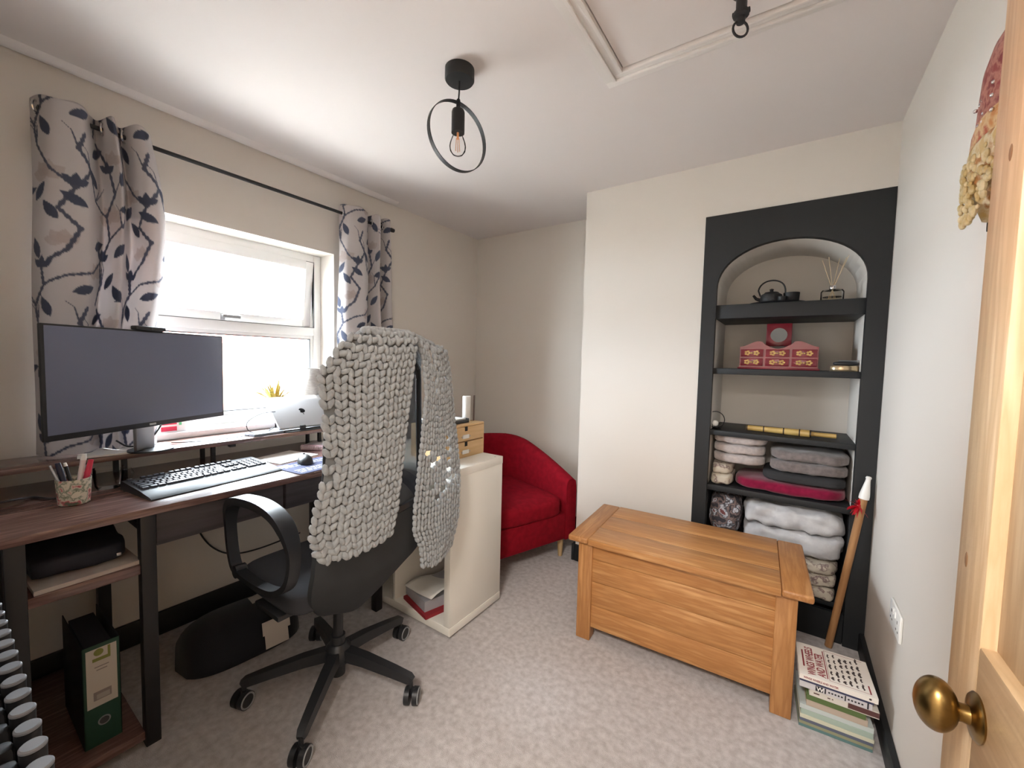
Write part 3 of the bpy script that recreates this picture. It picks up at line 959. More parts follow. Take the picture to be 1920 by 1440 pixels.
cable('black monitor lead curling below the screen', [(-2.09, 0.56, RS + 0.11), (-2.085, 0.53, RS + 0.06), (-2.075, 0.49, RS + 0.03), (-2.08, 0.45, RS + 0.025), (-2.1, 0.42, RS + 0.05)], 0.003)
cable('black cable hanging down the wall under the desk', [(-2.255, 0.72, 0.75), (-2.262, 0.715, 0.5), (-2.258, 0.73, 0.42), (-2.255, 0.78, 0.33), (-2.25, 0.86, 0.27), (-2.25, 0.99, 0.25), (-2.25, 1.2, 0.26)], 0.004)
cable('black cables bunched on the desk behind the pen cup', [(-2.02, 0.07, DZ + 0.004), (-2.0, 0.14, DZ + 0.012), (-2.03, 0.2, DZ + 0.004), (-1.96, 0.24, DZ + 0.004), (-1.99, 0.3, DZ + 0.004)], 0.004)

# lamp and plant on the sill
lam = thing('table_lamp', 'table lamp with grey linen drum shade on the window sill', 'lamp', (-2.335, 1.335, WZ0 + 0.008))
B().lathe([(0, 0), (0.04, 0), (0.042, 0.006), (0.012, 0.014), (0.01, 0.05), (0.022, 0.075), (0.01, 0.1), (0.006, 0.13), (0, 0.13)], 20).done('lamp_base', M_silver, lam)
sh = B().lathe([(0.082, 0.125), (0.078, 0.285)], 36).done('lamp_shade', mat('grey_linen', (176, 170, 164), 0.9, 0, (150, 146, 142), 60, 0.3, 300, stretch=(1, 1, 8)), lam)
solidify(sh, 0.002)
pt = thing('spiky_plant', 'potted spiky yellow-green plant on the sill behind the laptop', 'plant', (-2.345, 1.115, WZ0 + 0.008))
B().lathe([(0, 0), (0.034, 0), (0.045, 0.085), (0.041, 0.085), (0.036, 0.075), (0, 0.075)], 20).done('pot', M_white, pt)
M_leafy = mat('yellow_green_leaf', (150, 138, 48), 0.5, 0, (122, 96, 36), 8)
rg = random.Random(3)
for k in range(48):
    a = rg.uniform(0, 2 * PI)
    sp = rg.uniform(0.1, 0.95)
    L = rg.uniform(0.12, 0.165)
    pts = []
    for i in range(6):
        t = i / 5
        r_ = 0.012 + sp * L * t * (0.7 + 0.3 * t)
        xx = max(-0.075, min(0.075, r_ * math.cos(a)))
        pts.append((xx, max(-0.13, min(0.11, r_ * math.sin(a))), 0.075 + L * t * (1.15 - sp * 0.75 * t)))
    B().sweep(pts, [(-0.006, 0), (0, 0.0012), (0.006, 0), (0, -0.0012)], False, (math.cos(a), math.sin(a), 0.2), True, [1, 1.1, 1.0, 0.8, 0.5, 0.1]).done('leaf', M_leafy, pt, smooth=60)

# ---------------------------------------------------------------- under the desk
fl = thing('lever_arch_file', 'green lever arch file standing on the lower desk shelf', 'file', (-1.70, 0.292, 0.05))
M_green = mat('file_green', (36, 74, 58), 0.55)
b = B()
b.box(-0.285, 0, -0.042, -0.039, 0, 0.32, 0.001)
b.box(-0.285, 0, 0.039, 0.042, 0, 0.32, 0.001)
b.done('file_cover', mat('file_black', (34, 36, 44), 0.6), fl)
B().box(-0.003, 0.0, -0.042, 0.042, 0, 0.32, 0.001).done('file_spine', M_green, fl)
B().box(-0.27, -0.01, -0.03, 0.03, 0.01, 0.30).done('file_papers', mat('file_block', (46, 48, 58), 0.8), fl, smooth=0)
B().box(0.0, 0.0006, -0.034, 0.034, 0.125, 0.308).done('spine_label', mat('spine_label', (206, 198, 186), 0.7), fl, smooth=0)
b = B()
b.box(0.0006, 0.001, -0.020, 0.020, 0.268, 0.278)
b.box(0.0006, 0.001, 0.014, 0.020, 0.278, 0.306)
b.sph((0.0008, -0.006, 0.295), 0.011, 16, 8, (0.02, 1, 1))
b.done('label_emblem', mat('emblem_olive', (136, 142, 74), 0.7), fl, smooth=0)
for k, wd in enumerate((0.016, 0.012)):
    B().box(0.0006, 0.001, -wd, wd, 0.248 - k * 0.01, 0.251 - k * 0.01).done('label_print', mat('label_print', (150, 140, 134), 0.7), fl, smooth=0)
B().box(0.0006, 0.001, -0.02, 0.02, 0.145, 0.172).done('label_print', mat('label_print', (150, 140, 134), 0.7), fl, smooth=0)
B().box(0.0011, 0.0013, -0.013, 0.016, 0.148, 0.163).done('label_print', mat('label_print2', (176, 168, 160), 0.7), fl, smooth=0)
cx_ = Matrix.Rotation(R(90), 4, 'Y')
B().lathe([(0.011, 0), (0.0145, 0), (0.0145, 0.0015), (0.011, 0.0015), (0.011, 0)], 24, (0, 0.002, 0.073), cx_).done('finger_ring', M_silver, fl)
B().cyl((0, 0.002, 0.073), (0.0008, 0.002, 0.073), 0.011, n=20).done('finger_hole', mat('ring_dark', (70, 72, 74), 0.6), fl)

pr = thing('laptop_sleeve', 'black laptop sleeve lying on papers on the upper desk shelf', 'sleeve', (-1.9, 0.262, 0.597))
puff(-0.21, 0.20, -0.11, 0.105, 0.014, 0.075, 10, 0.008, 3, 6).done('sleeve_body', mat('black_nylon', (30, 32, 44), 0.7, bump=0.2, bscale=500), pr)
B().box(0.195, 0.204, 0.07, 0.082, 0.03, 0.04, 0.002).done('zip_pull', M_silver, pr)
sheets('paper_stack', 'stack of papers on the upper desk shelf under the black sleeve', -1.885, 0.262, 0.597, 2, 0.46, 0.222, 0.012, mat('stacked_paper', (206, 196, 186), 0.8, 0, (176, 160, 152), 60, stretch=(0.2, 0.2, 14)))

ft = thing('foot_rest', 'black half-round foot cushion on the carpet under the desk', 'footrest', (-1.935, 0.765, 0), R(84))
b = B()
pr_ = []
for k in range(17):
    a = PI * k / 16
    pr_.append((0.165 * math.cos(a), 0.012 + 0.15 * math.sin(a) ** 0.8))
rows = []
for i in range(25):
    t = -1 + 2 * i / 24
    sc = (1 - abs(t) ** 3.2) ** 0.36 if abs(t) < 1 else 0.02
    rows.append([Vector((t * 0.225, p[0] * max(sc, 0.02), max(0.0, p[1] * max(sc, 0.05)))) for p in pr_])
b.grid(rows)
V0 = [v for v in b.bm.verts]
bmesh.ops.holes_fill(b.bm, edges=[e for e in b.bm.edges if e.is_boundary])
b.done('foot_cushion', mat('black_fleece', (36, 37, 42), 0.95, bump=0.5, bscale=600, spec=0.1, sheen=0.2), ft)
def onfoot(t, k, w0=0.0):
    return
tg = B()
tg.box(0.055, 0.145, -0.002, 0.0, 0.0, 0.105)
tg.box(0.048, 0.155, -0.003, -0.001, 0.055, 0.108)
M_tag = mat('card_label', (198, 188, 178), 0.8)
tg.done('paper_label', M_tag, ft, loc=(-0.012, -0.178, 0.03), rot=(R(-14), 0, 0), smooth=0)
B().box(0.055, 0.14, 0, 0.06, 0.163, 0.1645).done('paper_label', M_tag, ft, loc=(-0.012, -0.02, 0.0), smooth=0)

# ---------------------------------------------------------------- column radiator on the near wall
ra = thing('column_radiator', 'dark column radiator with silver-topped tubes beside the doorway', 'radiator', (0, 0, 0))
M_rad = mat('radiator_black', (18, 18, 22), 0.6)
for i in range(15):
    x = -0.70 - 0.046 * i
    s = B()
    s.cyl((x, 0.07, 0.13), (x, 0.07, 0.742), 0.0128, n=14)
    s.cyl((x, 0.018, 0.13), (x, 0.018, 0.742), 0.0128, n=14)
    s.box(x - 0.014, x + 0.014, 0.01, 0.078, 0.13, 0.17, 0.008)
    s.box(x - 0.014, x + 0.014, 0.01, 0.058, 0.69, 0.735, 0.008)
    se = s.done('section', M_rad, ra)
    for y in (0.07, 0.018):
        B().lathe([(0, 0.003), (0.0115, 0.003), (0.0132, 0.0012), (0.0132, -0.0015), (0, -0.0015)], 20, (x, y, 0.745)).done('tube_cap', mat('cap_grey', (120, 122, 128), 0.5), se)
B().cyl((-0.67, 0.044, 0.15), (-1.38, 0.044, 0.15), 0.011).cyl((-0.67, 0.044, 0.71), (-1.38, 0.044, 0.71), 0.011).done('header_pipe', M_rad, ra)
B().box(-1.3, -1.28, -0.04, 0.02, 0.66, 0.69).box(-0.78, -0.76, -0.04, 0.02, 0.66, 0.69).box(-1.05, -1.03, -0.04, 0.02, 0.1, 0.14).done('wall_bracket', M_rad, ra)
for x in (-0.72, -1.34):
    B().box(x - 0.012, x + 0.012, 0.03, 0.058, 0, 0.14, 0.003).done('foot', M_rad, ra)

# tote bag standing by the desk end
tb = thing('tote_bag', 'black fabric tote bag standing between the radiator and desk leg', 'bag', (-1.63, 0.062, 0))
puff(-0.11, 0.10, -0.034, 0.036, 0.0, 0.60, 12, 0.008, 5, 4, 7).done('bag_body', mat('bag_black', (30, 30, 36), 0.8, bump=0.3, bscale=400), tb)
B().tube([(-0.05, 0.0, 0.58), (-0.045, 0.0, 0.66), (-0.01, 0.0, 0.71), (0.03, 0.0, 0.66), (0.04, 0.0, 0.58)], 0.008, 8, False, (0, 1, 0)).done('bag_handle', mat('bag_black', (1, 1, 1)), tb)

# ================================================================== SWIVEL CHAIR
CX, CY = -1.381, 0.881
ch = thing('swivel_chair', 'black mesh-back swivel office chair on five castors at the desk', 'chair', (CX, CY, 0))
B().cyl((0, 0, 0.045), (0, 0, 0.20), 0.026, n=20).cyl((0, 0, 0.20), (0, 0, 0.41), 0.018, n=16).done('gas_column', M_plast, ch)
B().lathe([(0.0, 0.098), (0.045, 0.098), (0.052, 0.12), (0.045, 0.155), (0.03, 0.17), (0, 0.17)], 24).done('base_hub', M_plast, ch)
M_castor_rim = mat('castor_rim', (150, 152, 155), 0.5)
for k in range(5):
    a = R(19.5 + 72 * k)
    dv = Vector((math.cos(a), math.sin(a), 0))
    b = B()
    pts = [dv * 0.03 + Vector((0, 0, 0.135)), dv * 0.12 + Vector((0, 0, 0.128)), dv * 0.24 + Vector((0, 0, 0.108)), dv * 0.305 + Vector((0, 0, 0.095)), dv * 0.318 + Vector((0, 0, 0.088))]
    b.sweep(pts, [(-0.021, -0.02), (0.021, -0.02), (0.017, 0.017), (-0.017, 0.017)], False, (0, 0, 1), True, [1.1, 1.0, 0.85, 0.75, 0.55])
    b.cyl(dv * 0.31 + Vector((0, 0, 0.06)), dv * 0.31 + Vector((0, 0, 0.10)), 0.008, n=10)
    lg = b.done('base_leg', M_plast, ch)
    # castor: twin wheels and hood
    wa = R(-66) + [0.15, -0.2, 0.25, -0.1, 0.1][k]
    ax = Vector((-math.sin(wa), math.cos(wa), 0))
    cc = dv * 0.315 + Vector((0, 0, 0.03))
    b = B()
    for s in (-1, 1):
        b.cyl(cc + ax * s * 0.006, cc + ax * s * 0.024, 0.03, n=24)
    b.box(-0.016, 0.016, -0.006, 0.006, 0.03, 0.064, 0.002, M=Matrix.Translation(dv * 0.313))
    cs = b.done('castor', M_plast, ch)
    b = B()
    for s in (-1, 1):
        b.tube([cc + ax * s * 0.0242 + Vector((0, 0, 1)) * 0.025 * math.sin(2 * PI * i / 18) + Vector((math.cos(wa), math.sin(wa), 0)) * 0.025 * math.cos(2 * PI * i / 18) for i in range(18)], 0.0028, 6, True, ax + Vector((0, 0, 0.01)))
    b.done('castor_rim', M_castor_rim, cs)
B().box(-0.11, 0.10, -0.09, 0.09, 0.385, 0.415, 0.01).done('tilt_mechanism', M_plast, ch)
B().cyl((-0.02, 0.08, 0.395), (-0.02, 0.24, 0.385), 0.006, n=8).box(-0.03, -0.01, 0.22, 0.26, 0.378, 0.392, 0.003).done('height_lever', M_plast, ch)
M_seat = mat('chair_fabric', (58, 59, 63), 0.85, bump=0.35, bscale=700, spec=0.25)
sb = puff(-0.27, 0.135, -0.235, 0.235, 0.415, 0.495, 14, 0.0, 0, 7).done('seat', M_seat, ch)
# loop arms
for s in (-1, 1):
    pts = [(-0.19, 0.505), (-0.225, 0.54), (-0.245, 0.61), (-0.25, 0.68), (-0.235, 0.725), (-0.19, 0.755), (-0.10, 0.77), (0.0, 0.775), (0.09, 0.762), (0.15, 0.728),
           (0.182, 0.675), (0.18, 0.62), (0.155, 0.565), (0.10, 0.525), (0.03, 0.505), (-0.08, 0.497)]
    P = [Vector((x, 0, z)) for x, z in pts]
    sm = []
    n = len(P)
    for i in range(n):
        p0, p1, p2, p3 = P[i - 1], P[i], P[(i + 1) % n], P[(i + 2) % n]
        for k in range(4):
            t = k / 4
            q = 0.5 * ((2 * p1) + (p2 - p0) * t + (2 * p0 - 5 * p1 + 4 * p2 - p3) * t * t + (3 * p1 - p0 - 3 * p2 + p3) * t ** 3)
            sm.append(Vector((q.x, s * 0.262, q.z)))
    wv = [1.0 + 0.45 * max(0, min(1, (p.z - 0.66) / 0.08)) for p in sm]
    B().sweep(sm, [(-0.009, -0.017), (0.009, -0.017), (0.009, 0.017), (-0.009, 0.017)], True, (0, 1, 0), True, wv).done('armrest', M_plast, ch, smooth=50)
    B().box(-0.10, 0.06, s * 0.15 - 0.10, s * 0.15 + 0.10, 0.40, 0.418, 0.004).cyl((-0.19, s * 0.24, 0.50), (-0.19, s * 0.275, 0.50), 0.022, n=16).done('arm_bracket', M_plast, ch)

# backrest
def back_pt(t, z, off=0.0):
    """t in -1..1 across, z height; returns local point on the back surface"""
    xc = float(np.interp(z, (0.345, 0.40, 0.42, 0.46, 0.50, 0.55, 0.60, 0.70, 1.0, 1.33), (0.12, 0.155, 0.17, 0.195, 0.225, 0.255, 0.272, 0.278, 0.278, 0.282)))
    hw = float(np.interp(z, (0.345, 0.36, 0.385, 0.42, 0.46, 0.50, 0.55, 0.62, 0.75, 0.86, 1.20, 1.33), (0.07, 0.105, 0.14, 0.165, 0.19, 0.21, 0.224, 0.225, 0.212, 0.19, 0.178, 0.16)))
    curv = 0.04 * t * t
    return Vector((xc - curv + off, t * hw, z))
def back_panel(z0, z1, off, th, nz=18, nt=18):
    b = B()
    F = [[back_pt(-1 + 2 * i / nt, z0 + (z1 - z0) * j / nz, off) for j in range(nz + 1)] for i in range(nt + 1)]
    Kk = [[back_pt(-1 + 2 * i / nt, z0 + (z1 - z0) * j / nz, off - th) for j in range(nz + 1)] for i in range(nt + 1)]
    b.grid(F)
    b.grid(Kk)
    loop = [(i, 0) for i in range(nt + 1)] + [(nt, j) for j in range(1, nz + 1)] + [(i, nz) for i in range(nt - 1, -1, -1)] + [(0, j) for j in range(nz - 1, 0, -1)]
    for (i0, j0), (i1, j1) in zip(loop, loop[1:] + loop[:1]):
        vs = [b.bm.verts.new(p) for p in (F[i0][j0], F[i1][j1], Kk[i1][j1], Kk[i0][j0])]
        b.bm.faces.new(vs)
    bmesh.ops.remove_doubles(b.bm, verts=b.bm.verts, dist=1e-5)
    return b
back_panel(0.345, 0.72, 0.0, 0.022).done('lower_back_shell', mat('shell_fabric', (56, 58, 60), 0.8, bump=0.3, bscale=500, spec=0.25), ch, smooth=50)
# see-through mesh
mesh_m = bpy.data.materials.new('back_mesh')
mesh_m.use_nodes = True
nt_ = mesh_m.node_tree
pp = nt_.nodes['Principled BSDF']
pp.inputs['Base Color'].default_value = lin((34, 37, 46))
pp.inputs['Roughness'].default_value = 0.6
tcn = nt_.nodes.new('ShaderNodeTexCoord')
mpn = nt_.nodes.new('ShaderNodeMapping')
mpn.inputs['Scale'].default_value = (0, 240, 240)
chk = nt_.nodes.new('ShaderNodeTexVoronoi')
chk.inputs['Randomness'].default_value = 0.0
mth = nt_.nodes.new('ShaderNodeMath')
mth.operation = 'LESS_THAN'
mth.inputs[1].default_value = 0.2
trn = nt_.nodes.new('ShaderNodeBsdfTransparent')
mxs = nt_.nodes.new('ShaderNodeMixShader')
nt_.links.new(tcn.outputs['Object'], mpn.inputs['Vector'])
nt_.links.new(mpn.outputs['Vector'], chk.inputs['Vector'])
nt_.links.new(chk.outputs['Distance'], mth.inputs[0])
nt_.links.new(mth.outputs[0], mxs.inputs[0])
nt_.links.new(pp.outputs[0], mxs.inputs[1])
nt_.links.new(trn.outputs[0], mxs.inputs[2])
nt_.links.new(mxs.outputs[0], nt_.nodes['Material Output'].inputs[0])
b = B()
b.grid([[back_pt(-0.97 + 1.94 * i / 18, 0.70 + 0.575 * j / 30, -0.008) for j in range(31)] for i in range(19)])
b.done('mesh_back', mesh_m, ch, smooth=60)
fr = [back_pt(-1, 0.66 + 0.565 * j / 14, -0.006) for j in range(15)] + [back_pt(-0.97 + 1.94 * i / 14, 1.227 + 0.066 * (1 - abs(-1 + 2 * i / 14) ** 3.0), -0.006) for i in range(15)] + [back_pt(1, 1.225 - 0.565 * j / 14, -0.006) for j in range(15)]
B().tube(fr, 0.011, 8, False, (1, 0.02, 0)).done('back_frame', M_plast, ch)
B().sweep([back_pt(-1 + 2 * i / 16, 0.735 + 0.012 * abs(-1 + i / 8), 0.004) for i in range(17)], [(-0.006, -0.01), (0.006, -0.01), (0.006, 0.01), (-0.006, 0.01)], False, (0, 0, 1)).done('lumbar_band', M_plast, ch)

# ================================================================== CROCHET SCARF over the chair back
M_yarn = mat('grey_wool', (172, 176, 178), 0.95, 0, (147, 151, 154), 60, 0.9, 700, spec=0.1, sheen=0.5, detail=6, ramp=(0.35, 0.65), bdist=0.003)
sc = thing('crochet_scarf', 'chunky grey crochet scarf draped over the swivel chair back', 'scarf', (0, 0, 0))
def interp(tab, z):
    # tab: [(z, y)] descending z
    for (z0, y0), (z1, y1) in zip(tab, tab[1:]):
        if z0 >= z >= z1:
            return y0 + (y1 - y0) * (z0 - z) / (z0 - z1)
    return tab[0][1] if z > tab[0][0] else tab[-1][1]
XB = -1.078
# boundaries (z, Y) of the two tails hanging behind the back
L_left = [(1.40, 0.82), (1.347, 0.793), (1.321, 0.72), (1.268, 0.678), (1.215, 0.634), (1.125, 0.642), (1.016, 0.656), (0.91, 0.644), (0.81, 0.617), (0.763, 0.608), (0.719, 0.62), (0.64, 0.66)]
L_right = [(1.40, 0.99), (1.322, 0.985), (1.285, 0.978), (1.101, 0.949), (0.902, 0.923), (0.759, 0.902), (0.666, 0.876), (0.62, 0.848)]
R_left = [(1.40, 0.985), (1.323, 0.998), (1.248, 1.03), (1.132, 1.044), (1.016, 1.028), (0.92, 1.016), (0.73, 0.991), (0.633, 0.987), (0.569, 1.02), (0.45, 1.04)]
R_right = [(1.40, 1.12), (1.355, 1.134), (1.323, 1.19), (1.206, 1.218), (1.029, 1.247), (0.868, 1.277), (0.751, 1.29), (0.612, 1.285), (0.506, 1.25), (0.451, 1.22)]
def surf(which, u, z):
    """point and normal on the scarf; z > ZT bends over the top towards the front"""
    ZT = 1.305
    if z <= ZT:
        yl, yr = (interp(L_left, z) - 0.012, interp(L_right, z)) if which == 'L' else (interp(R_left, z), interp(R_right, z))
        y = yl + (yr - yl) * u
        bulge = 0.02 * math.sin(PI * u)
        x = XB + bulge * 0.8 if which == 'L' else -1.095 - 0.045 * u + 0.4 * bulge
        return Vector((x, y, z)), Vector((1, -0.3 * math.cos(PI * u), 0.05)).normalized()
    # over the top: quarter circle then down the front
    yl, yr = (interp(L_left, min(z, 1.36)), interp(L_right, min(z, 1.36))) if which == 'L' else (interp(R_left, min(z, 1.36)), interp(R_right, min(z, 1.36)))
    y = yl + (yr - yl) * u
    tl = (y - 0.881) / 0.24
    x0 = XB + 0.008 * math.sin(PI * u) if which == 'L' else -1.095 - 0.045 * u
    s = z - ZT
    rr_ = 0.036
    zt = ZT + 0.006 - 0.045 * max(0, abs(tl) - 0.35) ** 1.6
    if s < rr_ * PI:
        a = s / rr_
        return Vector((x0 - rr_ + rr_ * math.cos(a), y, zt + rr_ * math.sin(a))), Vector((math.cos(a), 0, math.sin(a)))
    return Vector((x0 - 2 * rr_, y, zt - (s - rr_ * PI))), Vector((-1, 0, 0))
def stitches(which, ncol, zbot, rowh, rad, holes, seed):
    rg = random.Random(seed)
    out = []
    ztop = 1.305 + 0.036 * PI + 0.10
    nrow = int((ztop - zbot) / rowh)
    for i in range(nrow):
        for j in range(ncol):
            u = (j + 0.5) / ncol
            zb = zbot + 0.012 * (1 - math.sin(PI * u)) * (1 if which == 'L' else 2.2)
            z = zb + (i + 0.5) * rowh
            if z > ztop:
                continue
            if holes and holes(i / nrow, u, rg):
                continue
            for s in (-1, 1):
                uu = u + s * 0.24 / ncol + rg.uniform(-0.03, 0.03) / ncol
                p, n = surf(which, min(max(uu, 0.01), 0.99), z + rg.uniform(-0.1, 0.1) * rowh)
                p2, _ = surf(which, min(max(uu, 0.01), 0.99), z + rowh * 0.5)
                p3, _ = surf(which, min(max(uu + 0.3 / ncol, 0.01), 1.0), z)
                vdir = (p2 - p).normalized()
                hdir = (p3 - p).normalized()
                n = hdir.cross(vdir)
                if n.length < 1e-3:
                    n = Vector((1, 0, 0))
                n.normalize()
                hdir = vdir.cross(n).normalized()
                ang = s * R(32 if which == 'L' else 16) + rg.uniform(-0.25, 0.25)
                ldir = vdir * math.cos(ang) + hdir * math.sin(ang)
                wdir = n.cross(ldir).normalized()
                MM = Matrix((wdir, ldir, n)).transposed().to_4x4()
                k = rg.uniform(0.9, 1.12)
                out.append(Matrix.Translation(p + n * rad * 0.35) @ MM @ Matrix.Diagonal((rad * 0.72 * k, rad * 1.35 * k, rad * 0.8 * k, 1)))
    return out
b = stitches('L', 8, 0.662, 0.0235, 0.0135, lambda v, u, rg: (u < 0.1 and rg.random() < 0.12), 5)
blobs('scarf_tail', b, M_yarn, sc)
def hol(v, u, rg):
    return (0.18 < u < 0.92) and ((0.24 < v < 0.50 and rg.random() < 0.13) or (0.62 < v < 0.92 and rg.random() < 0.10))
b = stitches('R', 8, 0.462, 0.0215, 0.0108, hol, 9)
blobs('scarf_tail', b, M_yarn, sc)
# inner yarn layer that closes the gaps on the wide tail
b = B()
b.grid([[surf('L', 0.04 + 0.92 * i / 14, 0.685 + (1.48 - 0.685) * j / 40)[0] - Vector((0.004, 0, 0)) for j in range(41)] for i in range(15)])
ob = b.done('scarf_ground', mat('grey_wool_dark', (124, 127, 129), 0.95, bump=0.6, bscale=500), sc)

# ================================================================== WHITE CUBE SHELF UNIT
KX0, KX1, KY0, KY1, KH = -1.97, -1.205, 1.315, 1.70, 0.77
ku = thing('cube_shelf_unit', 'white open cube shelf unit between the desk and the red tub chair', 'shelf unit', (0, 0, 0))
M_kal = mat('white_laminate', (232, 229, 220), 0.4, bump=0.03, bscale=300)
B().box(KX0, KX1, KY0, KY1, KH - 0.038, KH, 0.002).done('top_panel', M_kal, ku)
B().box(KX0, KX1, KY0, KY1, 0.012, 0.05, 0.002).done('bottom_panel', M_kal, ku)
for x in (KX0, KX1 - 0.04):
    B().box(x + 0.002, x + 0.038, KY0, KY1, 0.05, KH - 0.038, 0.002).done('side_panel', M_kal, ku)
B().box((KX0 + KX1) / 2 - 0.008, (KX0 + KX1) / 2 + 0.008, KY0 + 0.004, KY1 - 0.004, 0.05, KH - 0.038, 0.001).done('divider', M_kal, ku)
for x0, x1 in ((KX0 + 0.038, (KX0 + KX1) / 2 - 0.008), ((KX0 + KX1) / 2 + 0.008, KX1 - 0.038)):
    B().box(x0, x1, KY0 + 0.004, KY1 - 0.004, 0.384, 0.4, 0.001).done('shelf', M_kal, ku)
B().box(KX1 - 0.022, KX1 - 0.02, KY1 - 0.045, KY1 - 0.035, KH, KH + 0.001).done('dowel_plug', mat('plug', (150, 146, 140), 0.6), ku)
for x in (KX0 + 0.05, KX1 - 0.06):
    for y in (KY0 + 0.03, KY1 - 0.03):
        B().cyl((x, y, 0), (x, y, 0.013), 0.008, n=10).done('foot', M_plast, ku)
# papers in the bottom cube
sheets('red_folder', 'red card folder lying in the bottom cube of the white shelf unit', -1.41, 1.47, 0.05, -14, 0.22, 0.30, 0.016, mat('red_card', (150, 34, 44), 0.6), 'folder')
sheets('document_wallet', 'grey document wallet stacked on the red folder in the bottom cube', -1.425, 1.48, 0.066, -16, 0.20, 0.28, 0.05, mat('grey_wallet', (176, 176, 182), 0.6), 'folder')
ps = thing('curled_papers', 'curling pile of loose papers on top of the document wallet', 'paper', (-1.42, 1.49, 0.116), R(-8))
rows = [[Vector((-0.11 + 0.22 * i / 10, -0.15 + 0.30 * j / 10, 0.002 + 0.05 * (i / 10) ** 2 * (0.4 + 0.6 * j / 10) + 0.012 * math.sin(j * 0.7))) for j in range(11)] for i in range(11)]
solidify(B().grid(rows).done('paper_sheets', M_paper, ps, smooth=80), 0.003)
bk = thing('paper_block', 'white paper block standing in the upper cube of the white unit', 'paper', (-1.42, 1.5, 0.4))
B().box(-0.1, 0.1, -0.14, 0.14, 0, 0.06, 0.002).done('block', M_paper, bk)

# small wooden drawer box on the unit
db = thing('drawer_box', 'small pale wooden chest of two drawers on the white shelf unit', 'drawer box', (0, 0, KH))
M_birch = wood('birch', (222, 188, 140), (206, 168, 118), 'y', 0.5, 6)
b = B()
b.box(-1.57, -1.334, 1.405, 1.70, 0.157, 0.167, 0.001)
b.box(-1.57, -1.334, 1.405, 1.70, 0.0, 0.008, 0.001)
b.box(-1.57, -1.334, 1.405, 1.413, 0.008, 0.157)
b.box(-1.57, -1.334, 1.692, 1.70, 0.008, 0.157)
b.box(-1.57, -1.562, 1.413, 1.692, 0.008, 0.157)
b.done('carcass', M_birch, db)
for z0 in (0.006, 0.083):
    d = B().box(-1.555, -1.33, 1.4145, 1.6905, z0 + 0.002, z0 + 0.073, 0.001).done('drawer', M_birch, db)
    B().box(-1.3305, -1.3292, 1.542, 1.562, z0 + 0.052, z0 + 0.0745).done('finger_slot', mat('slot_black', (26, 24, 22), 0.8), d, smooth=0)
    b = B()
    b.box(-1.3305, -1.327, 1.525, 1.573, z0 + 0.014, z0 + 0.034, 0.001)
    b.done('label_plate', M_white, d)
    B().cyl((-1.329, 1.519, z0 + 0.024), (-1.3265, 1.519, z0 + 0.024), 0.0035, n=8).cyl((-1.329, 1.579, z0 + 0.024), (-1.3265, 1.579, z0 + 0.024), 0.0035, n=8).done('label_screw', M_silver, d)
KT = KH + 0.167
tr = thing('letter_tray', 'dark grey letter tray on top of the small drawer box', 'tray', (-1.455, 1.52, KT))
b = B()
b.box(-0.09, 0.085, -0.11, 0.10, 0.0, 0.004)
b.box(-0.09, 0.085, 0.094, 0.10, 0.0, 0.022, 0.002)
b.box(-0.09, 0.085, -0.11, -0.104, 0.0, 0.022, 0.002)
b.box(0.079, 0.085, -0.11, 0.10, 0.0, 0.018, 0.002)
b.box(-0.09, -0.084, -0.11, 0.10, 0.0, 0.022, 0.002)
b.done('tray_body', mat('tray_grey', (58, 62, 66), 0.5), tr)
sheets('letters', 'white letters lying in the dark letter tray', -1.46, 1.52, KT + 0.004, 0, 0.15, 0.18, 0.018)
rl = thing('white_canister', 'tall white canister standing on the small drawer box', 'canister', (-1.425, 1.662, KT))
B().lathe([(0, 0), (0.021, 0), (0.022, 0.004), (0.022, 0.128), (0.02, 0.132), (0, 0.132)], 24).done('canister_body', M_white, rl)
pf = B().box(-0.002, 0.002, -0.012, 0.012, 0, 0.135, 0.001).done('photo_strip', mat('frame_brown', (96, 76, 66), 0.5), None, (-1.40, 1.694, KT), R(24))
tag(pf, 'narrow brown frame leaning next to the white canister', 'frame')

# ================================================================== RED TUB CHAIR
M_red = mat('red_upholstery', (142, 14, 32), 0.9, 0, (128, 11, 27), 30, 0.25, 600, spec=0.15)
ta = R(-19.5)
tc_ = thing('tub_chair', 'red upholstered tub chair in the corner beside the chimney breast', 'armchair', (-1.60, 2.185, 0), ta)
# local +x = facing; y = width
HWT, DF, DB = 0.355, 0.40, -0.30
